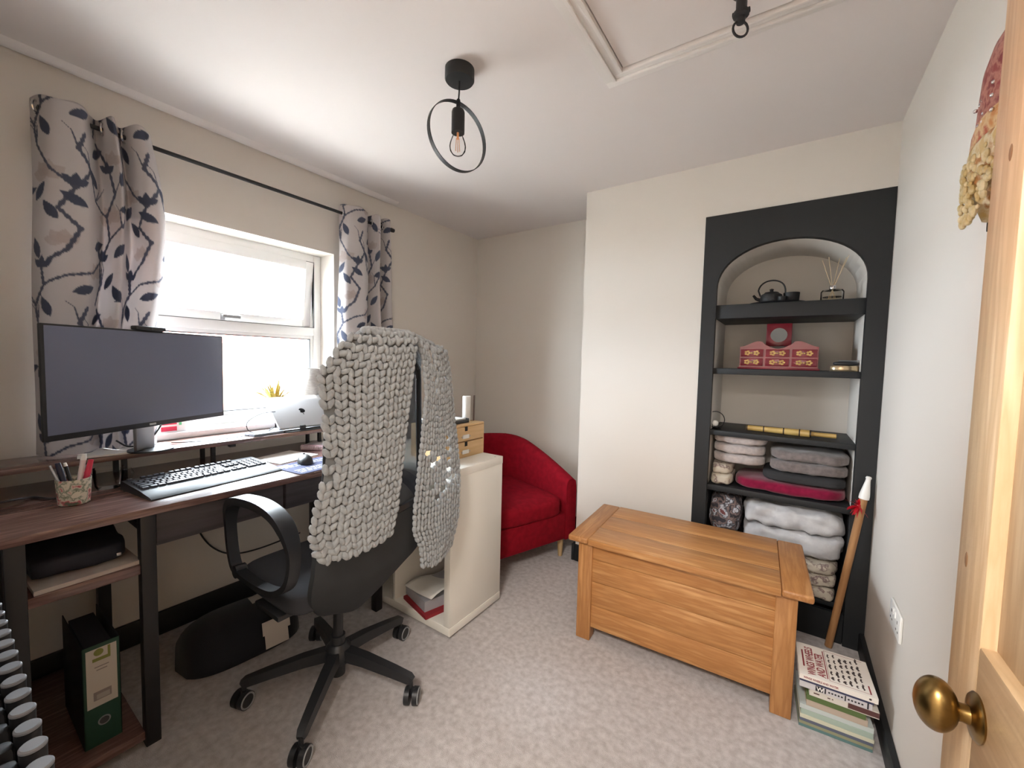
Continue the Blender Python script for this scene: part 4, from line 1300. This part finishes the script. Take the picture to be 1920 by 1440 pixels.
# wrap-around back and arms: U path in plan with changing height
def upath(k, n):
    t = k / n
    a = R(-90) - t * PI            # sweeps from near arm front round the back to far arm front
    return t
N = 48
outer, inner, hts = [], [], []
arm_len = DF + 0.06
arc = PI * 0.335
tot = 2 * arm_len + arc
for k in range(N + 1):
    s = tot * k / N
    def pos(s, hw):
        if s < arm_len:
            return Vector((DF - s, -hw, 0))
        if s > arm_len + arc:
            return Vector((-0.06 + (s - arm_len - arc), hw, 0))
        a = -PI / 2 - PI * (s - arm_len) / arc
        return Vector((-0.06 + hw * math.cos(a) * 0.86, hw * math.sin(a), 0))
    outer.append(pos(s, HWT))
    inner.append(pos(s, HWT - 0.085))
    q = abs(2 * k / N - 1)
    hts.append(0.715 - 0.20 * max(0, (q - 0.28) / 0.72) ** 1.55)
prof_rows = []
for k in range(N + 1):
    o_, i_ = outer[k], inner[k]
    h = hts[k]
    midp = (o_ + i_) / 2
    dirv = (o_ - i_)
    half = dirv.length / 2
    dn = dirv.normalized()
    row_ = []
    for (a, z) in ((1.0, 0.13), (1.02, 0.3), (1.02, h - 0.05), (0.86, h - 0.014), (0.45, h), (0.0, h + 0.004), (-0.45, h), (-0.86, h - 0.014), (-1.02, h - 0.05), (-1.0, 0.3), (-1.0, 0.13)):
        p = midp + dn * half * a
        row_.append(Vector((p.x, p.y, z)))
    prof_rows.append(row_)
b = B()
b.grid(prof_rows)
for e in (prof_rows[0], prof_rows[-1]):
    b.bm.faces.new([b.bm.verts.new(p) for p in e])
bmesh.ops.remove_doubles(b.bm, verts=b.bm.verts, dist=1e-5)
b.done('wrap_back', M_red, tc_, smooth=50)
B().box(-0.33, DF - 0.005, -HWT + 0.07, HWT - 0.07, 0.13, 0.30, 0.012).done('seat_base', M_red, tc_)
puff(-0.33, DF + 0.012, -HWT + 0.088, HWT - 0.088, 0.285, 0.415, 14, 0.003, 2, 6, 6).done('seat_cushion', M_red, tc_)
M_oakleg = wood('pale_leg', (200, 172, 130), (180, 150, 108), 'z', 0.5)
for (x, y) in ((DF - 0.06, HWT - 0.07), (DF - 0.06, -HWT + 0.07), (-0.25, 0.22), (-0.25, -0.22)):
    B().lathe([(0, 0), (0.014, 0), (0.022, 0.14), (0, 0.14)], 16, (x, y, 0)).done('leg', M_oakleg, tc_)

# ================================================================== OAK BLANKET CHEST
M_oak = wood('oak', (196, 142, 88), (172, 118, 68), 'x', 0.42, 7, (206, 156, 102))
M_oak_y = wood('oak_cross', (188, 134, 82), (166, 112, 64), 'y', 0.42, 7, (200, 148, 96))
M_oak_z = wood('oak_post', (190, 138, 86), (168, 116, 68), 'z', 0.42, 7, (202, 150, 98))
bc = thing('blanket_chest', 'golden oak blanket chest with plank front standing on the carpet', 'chest', (-0.358, 1.925, 0), R(3.0))
TW, TD = 0.455, 0.247
LW, LD, ZC = 0.412, 0.222, 0.452
for sx in (-1, 1):
    for sy in (-1, 1):
        x1, y1 = sx * LW, sy * LD
        B().box(min(x1, x1 - sx * 0.066), max(x1, x1 - sx * 0.066), min(y1, y1 - sy * 0.06), max(y1, y1 - sy * 0.06), 0, ZC, 0.004).done('corner_post', M_oak_z, bc)
def plank(name, x0, x1, y0, y1, z0, z1, mt):
    return B().box(x0, x1, y0, y1, z0, z1, 0.0025).done(name, mt, bc)
zs_ = [0.06, 0.165, 0.275, 0.378, ZC - 0.002]
for sy in (-1, 1):
    for z0, z1 in zip(zs_, zs_[1:]):
        y = sy * (LD - 0.02)
        plank('plank', -LW + 0.06, LW - 0.06, y - 0.009, y + 0.009, z0 + 0.0006, z1 - 0.0006, M_oak)
for sx in (-1, 1):
    for z0, z1 in zip(zs_, zs_[1:]):
        x = sx * (LW - 0.02)
        plank('plank', x - 0.009, x + 0.009, -LD + 0.055, LD - 0.055, z0 + 0.0006, z1 - 0.0006, M_oak_y)
plank('floor_board', -LW + 0.03, LW - 0.03, -LD + 0.03, LD - 0.03, 0.06, 0.07, M_oak)
# lid: end boards and three long boards
lid = B().box(-TW, -TW + 0.095, -TD, TD, ZC, ZC + 0.028, 0.009, 3).done('lid_end_board', M_oak_y, bc)
B().box(TW - 0.095, TW, -TD, TD, ZC, ZC + 0.028, 0.009, 3).done('lid_end_board', M_oak_y, bc)
for y0, y1 in ((-TD, -0.085), (-0.085, 0.085), (0.085, TD)):
    plank('lid_board', -TW + 0.0955, TW - 0.0955, y0 + 0.0004, y1 - 0.0004, ZC, ZC + 0.0275, M_oak)

# ================================================================== ALCOVE BOOKCASE
al = thing('alcove_bookcase', 'charcoal painted arched alcove with built-in shelves', 'shelves', (0, 0, 0))
b = B()
ys0, ys1 = YF - 0.008, YF + 0.03
def vface(*pts):
    b.bm.faces.new([b.bm.verts.new(p) for p in pts])
for (x0, z0), (x1, z1) in zip(arch, arch[1:]):
    vface((x0, ys0, z0), (x1, ys0, z1), (x1, ys0, ZA), (x0, ys0, ZA))
    vface((x0, ys0, z0), (x1, ys0, z1), (x1, ys1, z1), (x0, ys1, z0))
vface((AX0, ys0, ZA), (AX1, ys0, ZA), (AX1, ys1, ZA), (AX0, ys1, ZA))
b.done('surround_arch', M_black, al, smooth=30)
B().box(XA, AX0, ys0, ys1, 0, ZA).done('surround_pier', M_black, al, smooth=0)
B().box(AX1, XR - 0.001, ys0, ys1, 0, ZA).done('surround_pier', M_black, al, smooth=0)
def ash(z, t, y0=YF + 0.006):
    return B().box(AX0 - 0.006, AX1 + 0.006, y0, NB - 0.002, z - t, z, 0.003).done('shelf', M_black, al)
S1, S2, S3, S4, S5 = 1.575, 1.25, 0.925, 0.635, 0.165
ash(S1, 0.07)
ash(S2, 0.03)
ash(S3, 0.026)
ash(S4, 0.03)
ash(S5, 0.025, YF + 0.05)
B().box(AX0 - 0.002, AX1 + 0.002, NB - 0.004, NB - 0.001, 0, S4 - 0.03).done('lower_back', M_black, al, smooth=0)
B().box(AX0 - 0.004, AX0 + 0.001, YF + 0.031, NB - 0.004, 0, S4 - 0.03).done('lower_side', M_black, al, smooth=0)
B().box(AX1 - 0.001, AX1 + 0.004, YF + 0.031, NB - 0.004, 0, S4 - 0.03).done('lower_side', M_black, al, smooth=0)

B().box(AX0 + 0.002, AX1 - 0.002, YF + 0.004, YF + 0.024, 0, S5 - 0.026).done('plinth', M_black, al, smooth=0)

# --- top shelf: tea set and reed diffuser
M_iron = mat('cast_iron', (28, 29, 31), 0.55, bump=0.4, bscale=160)
tt = thing('tea_tray', 'dark oval tray under the cast iron tea set in the alcove', 'tray', (-0.075, 2.47, S1))
b = B()
b.lathe([(0, 0.003), (0.09, 0.003), (0.118, 0.014), (0.121, 0.012), (0.092, 0.0), (0, 0.0)], 36)
for v in b.bm.verts:
    v.co.y *= 0.62
b.done('tray_dish', mat('tray_black', (36, 36, 40), 0.3), tt)
kt = thing('tea_kettle', 'black cast iron teapot with a hoop handle on the tray', 'teapot', (-0.1, 2.475, S1 + 0.004))
kt.scale = (1.14, 1.14, 1.14)
B().lathe([(0, 0), (0.034, 0), (0.042, 0.008), (0.045, 0.026), (0.04, 0.044), (0.03, 0.05), (0, 0.052)], 28).done('pot_body', M_iron, kt)
B().lathe([(0.03, 0.05), (0.026, 0.055), (0.008, 0.058), (0.006, 0.062), (0.009, 0.068), (0, 0.072)], 20).done('pot_lid', M_iron, kt)
B().tube([(-0.04, 0, 0.022), (-0.058, 0, 0.03), (-0.07, 0, 0.046)], 0.008, 10, False, (0, 1, 0), [1, 0.8, 0.6]).done('spout', M_iron, kt)
B().tube([(-0.042 + 0.0 * k, 0, 0.04) if k == 0 else (-0.052 * math.cos(PI * k / 16) + 0.0, 0, 0.046 + 0.062 * math.sin(PI * k / 16) ** 0.7) for k in range(17)], 0.0032, 8, False, (0, 1, 0)).done('hoop_handle', M_iron, kt)
for i, (x, y, lb) in enumerate(((-0.015, 2.475, 'black cast iron tea cup beside the teapot handle'), (-0.052, 2.437, 'small black cast iron bowl in front of the teapot'))):
    s = 1.0 if i == 0 else 0.6
    o = B().lathe([(0, 0), (0.026 * s, 0), (0.032 * s, 0.01 * s), (0.0345 * s, 0.055 * s), (0.031 * s, 0.055 * s), (0.028 * s, 0.012 * s), (0, 0.008 * s)], 24).done('tea_cup', M_iron, None, (x, y, S1 + 0.004))
    tag(o, lb, 'cup')
df = thing('reed_diffuser', 'glass reed diffuser with pale sticks on the top alcove shelf', 'diffuser', (0.145, 2.47, S1))
M_bottle = glass('bottle_glass', (0.97, 0.97, 0.96), 0.1)
B().lathe([(0, 0.0), (0.042, 0.0), (0.045, 0.004), (0.045, 0.05), (0.04, 0.058), (0.012, 0.061), (0.011, 0.078), (0.008, 0.078), (0.008, 0.062), (0.037, 0.053), (0.041, 0.046), (0.041, 0.006), (0, 0.005)], 30).done('bottle', M_bottle, df)
B().cyl((0, 0, 0.006), (0, 0, 0.026), 0.0405, n=28).done('oil', glass('oil', (0.95, 0.93, 0.9), 0.08), df)
B().lathe([(0.0125, 0.062), (0.0135, 0.064), (0.0135, 0.078), (0.012, 0.08)], 20).done('collar', M_chrome, df)
M_reed = mat('reed', (206, 184, 150), 0.7)
for (dx, dy, h) in ((-0.045, 0.01, 0.205), (-0.022, -0.005, 0.215), (0.02, 0.02, 0.21), (0.052, -0.01, 0.215), (0.045, 0.015, 0.21)):
    B().cyl((-dx * 0.35, -dy * 0.3, 0.008), (dx, dy, h), 0.0014, n=6).done('reed', M_reed, df)

# --- second shelf: lacquer jewellery box and tins
jb = thing('jewellery_box', 'red lacquer jewellery box with gilt drawers and a round mirror', 'jewellery box', (-0.058, 2.485, S2))
M_lac = mat('red_lacquer', (122, 24, 40), 0.3, coat=0.4)
M_gilt = mat('gilt_print', (196, 160, 96), 0.45, 0.3)
b = B()
pol = [(-0.165, 0.006)]
for k in range(25):
    x = -0.165 + 0.33 * k / 24
    z = 0.118 + 0.014 * math.cos(PI * (x / 0.165) * 2.0) * -1 + (0.01 if abs(x) > 0.06 else 0)
    pol.append((x, z))
pol.append((0.165, 0.006))
b.prism(pol, -0.055, 0.055, Matrix(((1, 0, 0, 0), (0, 0, 1, 0), (0, 1, 0, 0), (0, 0, 0, 1))))
b.box(-0.172, 0.172, -0.06, 0.06, 0.0, 0.01, 0.002)
b.done('box_body', M_lac, jb, smooth=30)
B().box(-0.055, 0.055, 0.01, 0.03, 0.12, 0.236, 0.004).done('mirror_frame', M_lac, jb)
B().cyl((0, 0.0095, 0.176), (0, 0.0075, 0.176), 0.036, n=32).done('mirror', mat('mirror_glass', (52, 54, 56), 0.08, 1.0), jb)
rg = random.Random(2)
for cx in (-0.11, 0.0, 0.11):
    for cz in (0.036, 0.082):
        d = B().box(cx - 0.05, cx + 0.05, -0.0585, -0.05, cz - 0.019, cz + 0.019, 0.002).done('drawer', M_lac, jb)
        b = B()
        for s in (-1, 1):
            for q in range(5):
                b.sph((cx + s * 0.02 + 0.0085 * math.cos(q * 1.257), -0.0587, cz + 0.0085 * math.sin(q * 1.257)), 0.006, 8, 6, (1, 0.12, 0.8))
        b.done('gilt_flower', M_gilt, d)
        B().sph((cx, -0.0625, cz), 0.0045, 10, 8).done('drawer_knob', M_gilt, d)
tn = thing('tin_box', 'gold oval tin on the middle alcove shelf', 'tin', (0.205, 2.43, S2), R(8))
b = B()
b.lathe([(0, 0), (0.052, 0), (0.054, 0.003), (0.054, 0.022), (0.05, 0.026), (0, 0.026)], 28)
for v in b.bm.verts:
    v.co.y *= 0.6
b.done('tin_body', mat('pale_gold', (206, 184, 150), 0.25, 0.8), tn)
gl = thing('glasses_case', 'black glasses case lying on the gold oval tin', 'case', (0.21, 2.43, S2 + 0.026), R(8))
puff(-0.048, 0.048, -0.022, 0.022, 0, 0.02, 8, 0, 0, 3).done('case_body', M_plast, gl)
B().cyl((-0.03, -0.008, 0.022), (0.045, -0.006, 0.022), 0.0035, n=8).done('pen_bar', M_silver, gl)

# --- third shelf: ring candle holder and bamboo flute
cd = thing('ring_tealight', 'wire ring tealight holder on the third alcove shelf', 'candle holder', (-0.318, 2.41, S3))
B().tube([(0.043 * math.cos(2 * PI * k / 32), 0, 0.05 + 0.043 * math.sin(2 * PI * k / 32)) for k in range(32)], 0.0022, 8, True, (0, 1, 0)).done('wire_ring', M_steel, cd)
B().lathe([(0, 0.0), (0.026, 0.0), (0.028, 0.004), (0.022, 0.012), (0.02, 0.014), (0, 0.014)], 24).done('glass_dish', glass('clear_glass'), cd)
B().sph((0, 0, 0.03), 0.016, 16, 10).done('candle', M_white, cd)
fu = thing('bamboo_flute', 'golden bamboo flute with dark bindings on the third alcove shelf', 'flute', (-0.176, 2.45, S3 + 0.018), 0.0, rot=(0, R(90), R(-2)))
M_bamb = mat('bamboo', (204, 172, 104), 0.35, 0, (170, 134, 72), 26, stretch=(1, 1, 0.3), coat=0.3)
B().lathe([(0, 0), (0.0135, 0), (0.014, 0.06), (0.0145, 0.075), (0.015, 0.16), (0.0165, 0.165), (0.017, 0.225), (0.018, 0.23), (0.018, 0.268), (0.012, 0.272), (0.010, 0.29), (0.011, 0.37), (0, 0.372)], 20).done('flute_body', M_bamb, fu)
for z, r_ in ((0.004, 0.0142), (0.078, 0.0152), (0.163, 0.0172), (0.228, 0.0186), (0.272, 0.0182)):
    B().lathe([(r_ - 0.003, z - 0.0025), (r_, z - 0.0025), (r_, z + 0.0025), (r_ - 0.003, z + 0.0025)], 20).done('binding', mat('dark_binding', (46, 34, 28), 0.5), fu)

# --- linen shelf
def cloth(name, label, cat, x0, x1, y0, y1, z0, z1, layers, mt, seed, wr=0.005, group=None):
    t = thing(name, label, cat, ((x0 + x1) / 2, (y0 + y1) / 2, z0), 0, group)
    h = (z1 - z0) / layers
    for i in range(layers):
        rg = random.Random(seed + i)
        o = puff(-(x1 - x0) / 2 + rg.uniform(0, 0.008), (x1 - x0) / 2 - rg.uniform(0, 0.008), -(y1 - y0) / 2 + rg.uniform(0, 0.01), (y1 - y0) / 2, i * h, (i + 1) * h + (0.004 if i < layers - 1 else 0), 13, wr, seed + i, 4.5, 16)
        o.done('fold', mt, t, smooth=80)
    return t
M_lg = mat('plush_light_grey', (190, 180, 176), 0.95, 0, (172, 162, 160), 60, 0.6, 500, sheen=0.4, spec=0.1)
M_tg = mat('plush_taupe', (132, 122, 120), 0.95, 0, (112, 104, 102), 50, 0.6, 500, sheen=0.4, spec=0.1)
M_ch = mat('charcoal_knit', (52, 52, 54), 0.95, bump=0.6, bscale=500)
M_mg = mat('magenta_fleece', (140, 24, 62), 0.95, 0, (122, 18, 52), 40, 0.5, 500, sheen=0.3, spec=0.1)
M_cr = mat('cream_floral', (196, 186, 170), 0.9, 0, [(196, 186, 170), (120, 96, 96), (200, 190, 176)], 34, ramp=(0.45, 0.68))
cloth('throw_blanket', 'magenta fleece blanket under the grey bedding on the linen shelf', 'blanket', -0.215, 0.252, 2.362, 2.68, S4, S4 + 0.062, 1, M_mg, 1)
cloth('knit_blanket', 'charcoal knitted blanket on top of the magenta fleece', 'blanket', -0.10, 0.252, 2.368, 2.68, S4 + 0.062, S4 + 0.112, 1, M_ch, 2)
cloth('folded_throw', 'taupe folded throw on top of the charcoal knitted blanket', 'blanket', -0.065, 0.252, 2.375, 2.68, S4 + 0.112, S4 + 0.225, 2, M_tg, 3, 0.007)
cloth('floral_pillowcase', 'cream floral pillowcase tucked in the corner of the linen shelf', 'linen', -0.328, -0.222, 2.362, 2.62, S4, S4 + 0.115, 2, M_cr, 4, 0.008)
cloth('plush_throw', 'light grey plush throw folded on the floral pillowcase', 'blanket', -0.328, -0.078, 2.378, 2.66, S4 + 0.116, S4 + 0.27, 3, M_lg, 5, 0.007)
# --- bedding below
M_du = mat('white_duvet', (206, 206, 208), 0.9, 0, (188, 188, 192), 20, 0.4, 300, sheen=0.2)
M_dk = mat('dark_floral', (54, 52, 58), 0.9, 0, [(54, 52, 58), (140, 120, 116), (46, 46, 54), (196, 200, 208), (110, 62, 62)], 26, ramp=(0.36, 0.66))
cloth('floral_duvet', 'dark floral duvet rolled in the lower corner of the alcove', 'bedding', -0.328, -0.175, 2.37, 2.68, S5, S5 + 0.415, 2, M_dk, 6, 0.014)
cloth('white_duvet', 'puffy white duvet bundled in the lower alcove', 'bedding', -0.168, 0.252, 2.362, 2.68, S5 + 0.188, S5 + 0.415, 2, M_du, 7, 0.022)
cloth('cream_bedspread', 'crumpled cream patterned bedspread under the white duvet', 'bedding', 0.02, 0.235, 2.365, 2.66, S5, S5 + 0.178, 3, M_cr, 8, 0.014)

# ================================================================== STICK LEANING IN THE CORNER
s0, s1 = Vector((0.205, 2.295, 0.0)), Vector((0.303, 2.305, 0.80))
sd_ = (s1 - s0)
sk = thing('wooden_flagpole', 'wooden pole with a white pointed cap leaning in the alcove corner', 'pole', s0, 0, None, sd_.to_track_quat('Z', 'Y').to_euler())
Ls = sd_.length
B().cyl((0, 0, 0.004), (0, 0, Ls - 0.09), 0.0145, n=16).done('shaft', wood('pole_wood', (178, 132, 88), (152, 108, 68), 'z', 0.45), sk)
B().lathe([(0, Ls - 0.1), (0.0185, Ls - 0.1), (0.0185, Ls - 0.085), (0.0165, Ls - 0.07), (0.009, Ls - 0.02), (0.0085, Ls - 0.012), (0.011, Ls - 0.006), (0.008, Ls), (0, Ls + 0.002)], 20).done('white_cap', M_white, sk)
rb = thing('red_bow', 'red tinsel bow tied to the wooden pole below its cap', 'bow', (0.272, 2.272, 0.675))
rg = random.Random(8)
b = B()
for k in range(26):
    d = Vector((rg.uniform(-1, 0.7), rg.uniform(-1, 0.1), rg.uniform(-1.2, 1.0))).normalized() * rg.uniform(0.025, 0.056)
    b.sweep([Vector((0, 0, 0)), d * 0.5 + Vector((0, 0, 0.004)), d], [(-0.005, 0), (0, 0.0008), (0.005, 0), (0, -0.0008)], False, (0.3, 0.2, 1), True, [1, 1.2, 0.3])
b.done('ribbon_loops', mat('red_foil', (196, 24, 40), 0.3, 0.2), rb)
B().sph((0, 0, 0), 0.008, 10, 8).done('bow_knot', mat('red_foil', (1, 1, 1)), rb)

# ================================================================== BOOK PILE
M_txt = mat('print_maroon', (140, 44, 50), 0.6)
M_txtd = mat('print_dark', (66, 56, 54), 0.6)
def book(label, x, y, z, wd, dp, t, rz, cover, pages=(226, 218, 202), soft=False):
    o = thing('book', label, 'book', (x, y, z), R(rz), 'books piled by the right wall')
    mt = mat('cover_%d_%d_%d' % cover, cover, 0.45)
    c_ = 0.0012 if soft else 0.0022
    b = B()
    b.box(0, wd, 0, dp, 0, c_)
    b.box(0, wd, 0, dp, t - c_, t)
    b.box(0, wd, 0, c_, c_, t - c_)
    b.done('cover', mt, o, smooth=0)
    B().box(0.002, wd - 0.002, c_, dp - 0.002, c_, t - c_).done('pages', mat('book_pages', pages, 0.85), o, smooth=0)
    return o
z = 0.001
bks = [
    ('thin teal paperback at the very bottom of the book pile', 0.088, 1.722, 0.20, 0.18, 0.010, 4, (96, 128, 128)),
    ('thin olive paperback second from the bottom of the pile', 0.088, 1.722, 0.20, 0.18, 0.010, 4, (150, 150, 120)),
    ('thin slate blue paperback third from the bottom of the pile', 0.09, 1.722, 0.198, 0.18, 0.012, 4, (98, 104, 122)),
    ('cream paperback with pale green stripe low in the pile', 0.09, 1.720, 0.20, 0.18, 0.012, 4, (208, 206, 184)),
    ('pale sage green paperback in the middle of the pile', 0.092, 1.724, 0.195, 0.18, 0.018, 3, (168, 184, 172)),
    ('pale grey book above the sage paperback', 0.088, 1.724, 0.20, 0.18, 0.016, 4, (196, 204, 202)),
    ('cream book with brown lower spine in the pile', 0.106, 1.726, 0.165, 0.17, 0.022, 3, (186, 170, 154)),
    ('white backed book with green spine in the pile', 0.105, 1.724, 0.16, 0.17, 0.020, 3, (92, 112, 66)),
    ('thick white book with small dark spine marks', 0.112, 1.722, 0.185, 0.18, 0.022, 3, (214, 208, 198)),
    ('pale grey book with black and white spine lettering', 0.083, 1.718, 0.195, 0.18, 0.022, 3, (206, 203, 206)),
    ('dark blue thin book just under the top white book', 0.083, 1.716, 0.198, 0.18, 0.008, 3, (60, 62, 92)),
    ('white top book titled in red with rows of small vehicle drawings', 0.081, 1.713, 0.21, 0.195, 0.018, 3, (236, 230, 222)),
]
made = []
for (lb, x, y, wd, dp, t, rz, cv) in bks:
    made.append((book(lb, x, y, z, wd, dp, t, rz, cv), wd, dp, t))
    z += t + 0.0004
top, wd, dp, t = made[-1]
rotm = Matrix(((0, -1, 0, 0), (1, 0, 0, 0), (0, 0, 1, 0), (0, 0, 0, 1)))   # text runs +y, letter tops to -x
def ttext(body, size, x, y, xs=1.0, mt=None):
    text('lettering', body, size, mt or M_txt, top, Matrix.Translation((x, y, t + 0.0002)) @ rotm, xs=xs)
text_h = 0.0
ttext('WINGS WHEELS', 0.033, 0.048, 0.012, 0.68)
ttext('AND WATER', 0.033, 0.076, 0.018, 0.68)
b = B()
b.box(0.014, 0.019, 0.05, 0.15, t, t + 0.0003)
b.box(0.0795, 0.0825, 0.018, 0.178, t, t + 0.0003)
b.box(0.0855, 0.0865, 0.012, 0.185, t, t + 0.0003)
b.box(0.0855, 0.196, 0.012, 0.013, t, t + 0.0003)
b.box(0.0855, 0.196, 0.184, 0.185, t, t + 0.0003)
b.box(0.192, 0.196, 0.012, 0.055, t, t + 0.0003)
b.done('cover_rules', M_txt, top, smooth=0)
b = B()
rg = random.Random(21)
for i in range(6):
    x = 0.094 + i * 0.0165
    y = 0.022
    while y < 0.172:
        L = rg.uniform(0.014, 0.032)
        hgt = rg.uniform(0.004, 0.009)
        b.box(x, x + hgt * 0.6, y, y + L, t, t + 0.0003)
        b.box(x - hgt * 0.4, x, y + L * 0.25, y + L * 0.7, t, t + 0.0003)
        for q in (0.2, 0.8):
            b.cyl((x + hgt * 0.65, y + L * q, t), (x + hgt * 0.65, y + L * q, t + 0.0003), 0.0022, n=8)
        y += L + rg.uniform(0.005, 0.012)
b.done('vehicle_drawings', M_txtd, top, smooth=0)
spm = Matrix(((1, 0, 0, 0), (0, 0, -1, 0), (0, 1, 0, 0), (0, 0, 0, 1)))
text('lettering', 'WINGS WHEELS AND WATER', 0.0095, M_txt, top, Matrix.Translation((0.012, -0.0004, 0.006)) @ spm, xs=0.75)
B().sph((0.19, -0.0003, 0.009), 0.004, 10, 6, (1, 0.05, 0.8)).done('publisher_mark', M_txtd, top)
g2, wd2, dp2, t2 = made[-3]
b = B()
b.box(0.045, 0.066, -0.0006, 0, 0.002, 0.02)
b.box(0.070, 0.074, -0.0006, 0, 0.002, 0.02)
for k in range(5):
    b.box(0.080 + k * 0.0085, 0.085 + k * 0.0085, -0.0006, 0, 0.008, 0.013)
b.box(0.124, 0.1275, -0.0006, 0, 0.002, 0.02)
for k in range(5):
    b.box(0.132 + k * 0.0088, 0.137 + k * 0.0088, -0.0006, 0, 0.008, 0.013)
b.box(0.182, 0.186, -0.0006, 0, 0.001, 0.021)
b.done('spine_marks', mat('print_black', (40, 38, 44), 0.6), g2, smooth=0)['kind'] = 'stuff'
text('lettering', 'W', 0.02, M_paper, g2, Matrix.Translation((0.0475, -0.0008, 0.004)) @ spm, xs=0.95)
g3, wd3, dp3, t3 = made[-4]
B().box(0.012, 0.028, -0.0006, 0, 0.010, 0.014).box(0.05, 0.058, -0.0006, 0, 0.010, 0.013).box(0.062, 0.066, -0.0006, 0, 0.010, 0.013).box(0.105, 0.185, -0.0006, 0, 0.003, 0.02).done('spine_marks', mat('print_brown', (92, 58, 56), 0.6), g3, smooth=0)['kind'] = 'stuff'

# ================================================================== MASK ORNAMENT ON THE RIGHT WALL
mk = thing('wall_mask', 'red and gold carved mask ornament hanging on the right wall', 'mask', (XR, 1.225, 1.565))
M_mred = mat('mask_red', (132, 40, 40), 0.45, 0, [(176, 120, 104), (120, 30, 34)], 40, ramp=(0.42, 0.62))
M_mgold = mat('mask_gold', (206, 176, 116), 0.4, 0.2, [(222, 210, 178), (176, 120, 62)], 34, ramp=(0.4, 0.64))
def mrow(z, y0, y1, d):
    return [Vector((-d * math.sin(PI * k / 12) ** 0.6, y0 + (y1 - y0) * k / 12, z)) for k in range(13)]
M_mor = mat('mask_orange', (196, 132, 72), 0.45, 0.1, [(214, 186, 140), (176, 84, 56)], 36, ramp=(0.4, 0.64))
B().grid([mrow(z, y0, y1, d) for (z, y0, y1, d) in ((0.362, -0.10, -0.02, 0.012), (0.345, -0.13, 0.015, 0.03), (0.32, -0.15, 0.042, 0.042), (0.28, -0.16, 0.068, 0.05), (0.235, -0.16, 0.088, 0.05), (0.195, -0.155, 0.108, 0.048))]).done('headdress', M_mred, mk)
B().grid([mrow(z, y0, y1, d) for (z, y0, y1, d) in ((0.20, -0.155, 0.106, 0.047), (0.18, -0.16, 0.128, 0.05), (0.155, -0.16, 0.148, 0.048))]).done('brow', M_mor, mk)
B().grid([mrow(z, y0, y1, d) for (z, y0, y1, d) in ((0.16, -0.16, 0.145, 0.046), (0.147, -0.16, 0.15, 0.05), (0.12, -0.155, 0.15, 0.05), (0.09, -0.13, 0.115, 0.05), (0.06, -0.10, 0.09, 0.045), (0.03, -0.07, 0.05, 0.04), (0.0, -0.03, 0.02, 0.03), (-0.006, -0.01, 0.005, 0.01))]).done('face', M_mgold, mk)
rg = random.Random(6)
b = B()
for k in range(120):
    z_ = rg.uniform(0.0, 0.14)
    hw = 0.135 * (1 - max(0, (0.11 - z_) / 0.11) * 0.8)
    y_ = rg.uniform(-hw, hw)
    b.sph((-0.05 * max(0.1, 1 - (abs(y_) / 0.16) ** 2) ** 0.6, y_, z_), rg.uniform(0.004, 0.008), 8, 6, (0.8, 1, 1.2))
b.done('carved_beads', mat('mask_cream', (222, 206, 166), 0.4, 0.1, (190, 160, 100), 40), mk)['kind'] = 'stuff'
B().sph((-0.013, 0.147, 0.15), 0.02, 14, 10, (0.9, 0.6, 1.1)).done('ear_boss', mat('mask_bronze', (92, 84, 66), 0.4, 0.5), mk)
b = B()
for k in range(12):
    b.sph((-0.046, rg.uniform(-0.08, 0.02), 0.18 + rg.uniform(0, 0.06)), 0.004, 8, 6)
b.done('jewel_studs', M_chrome, mk)['kind'] = 'stuff'
B().box(-0.02, 0, -0.035, 0.008, -0.02, 0.03, 0.002).done('back_block', M_plast, mk)
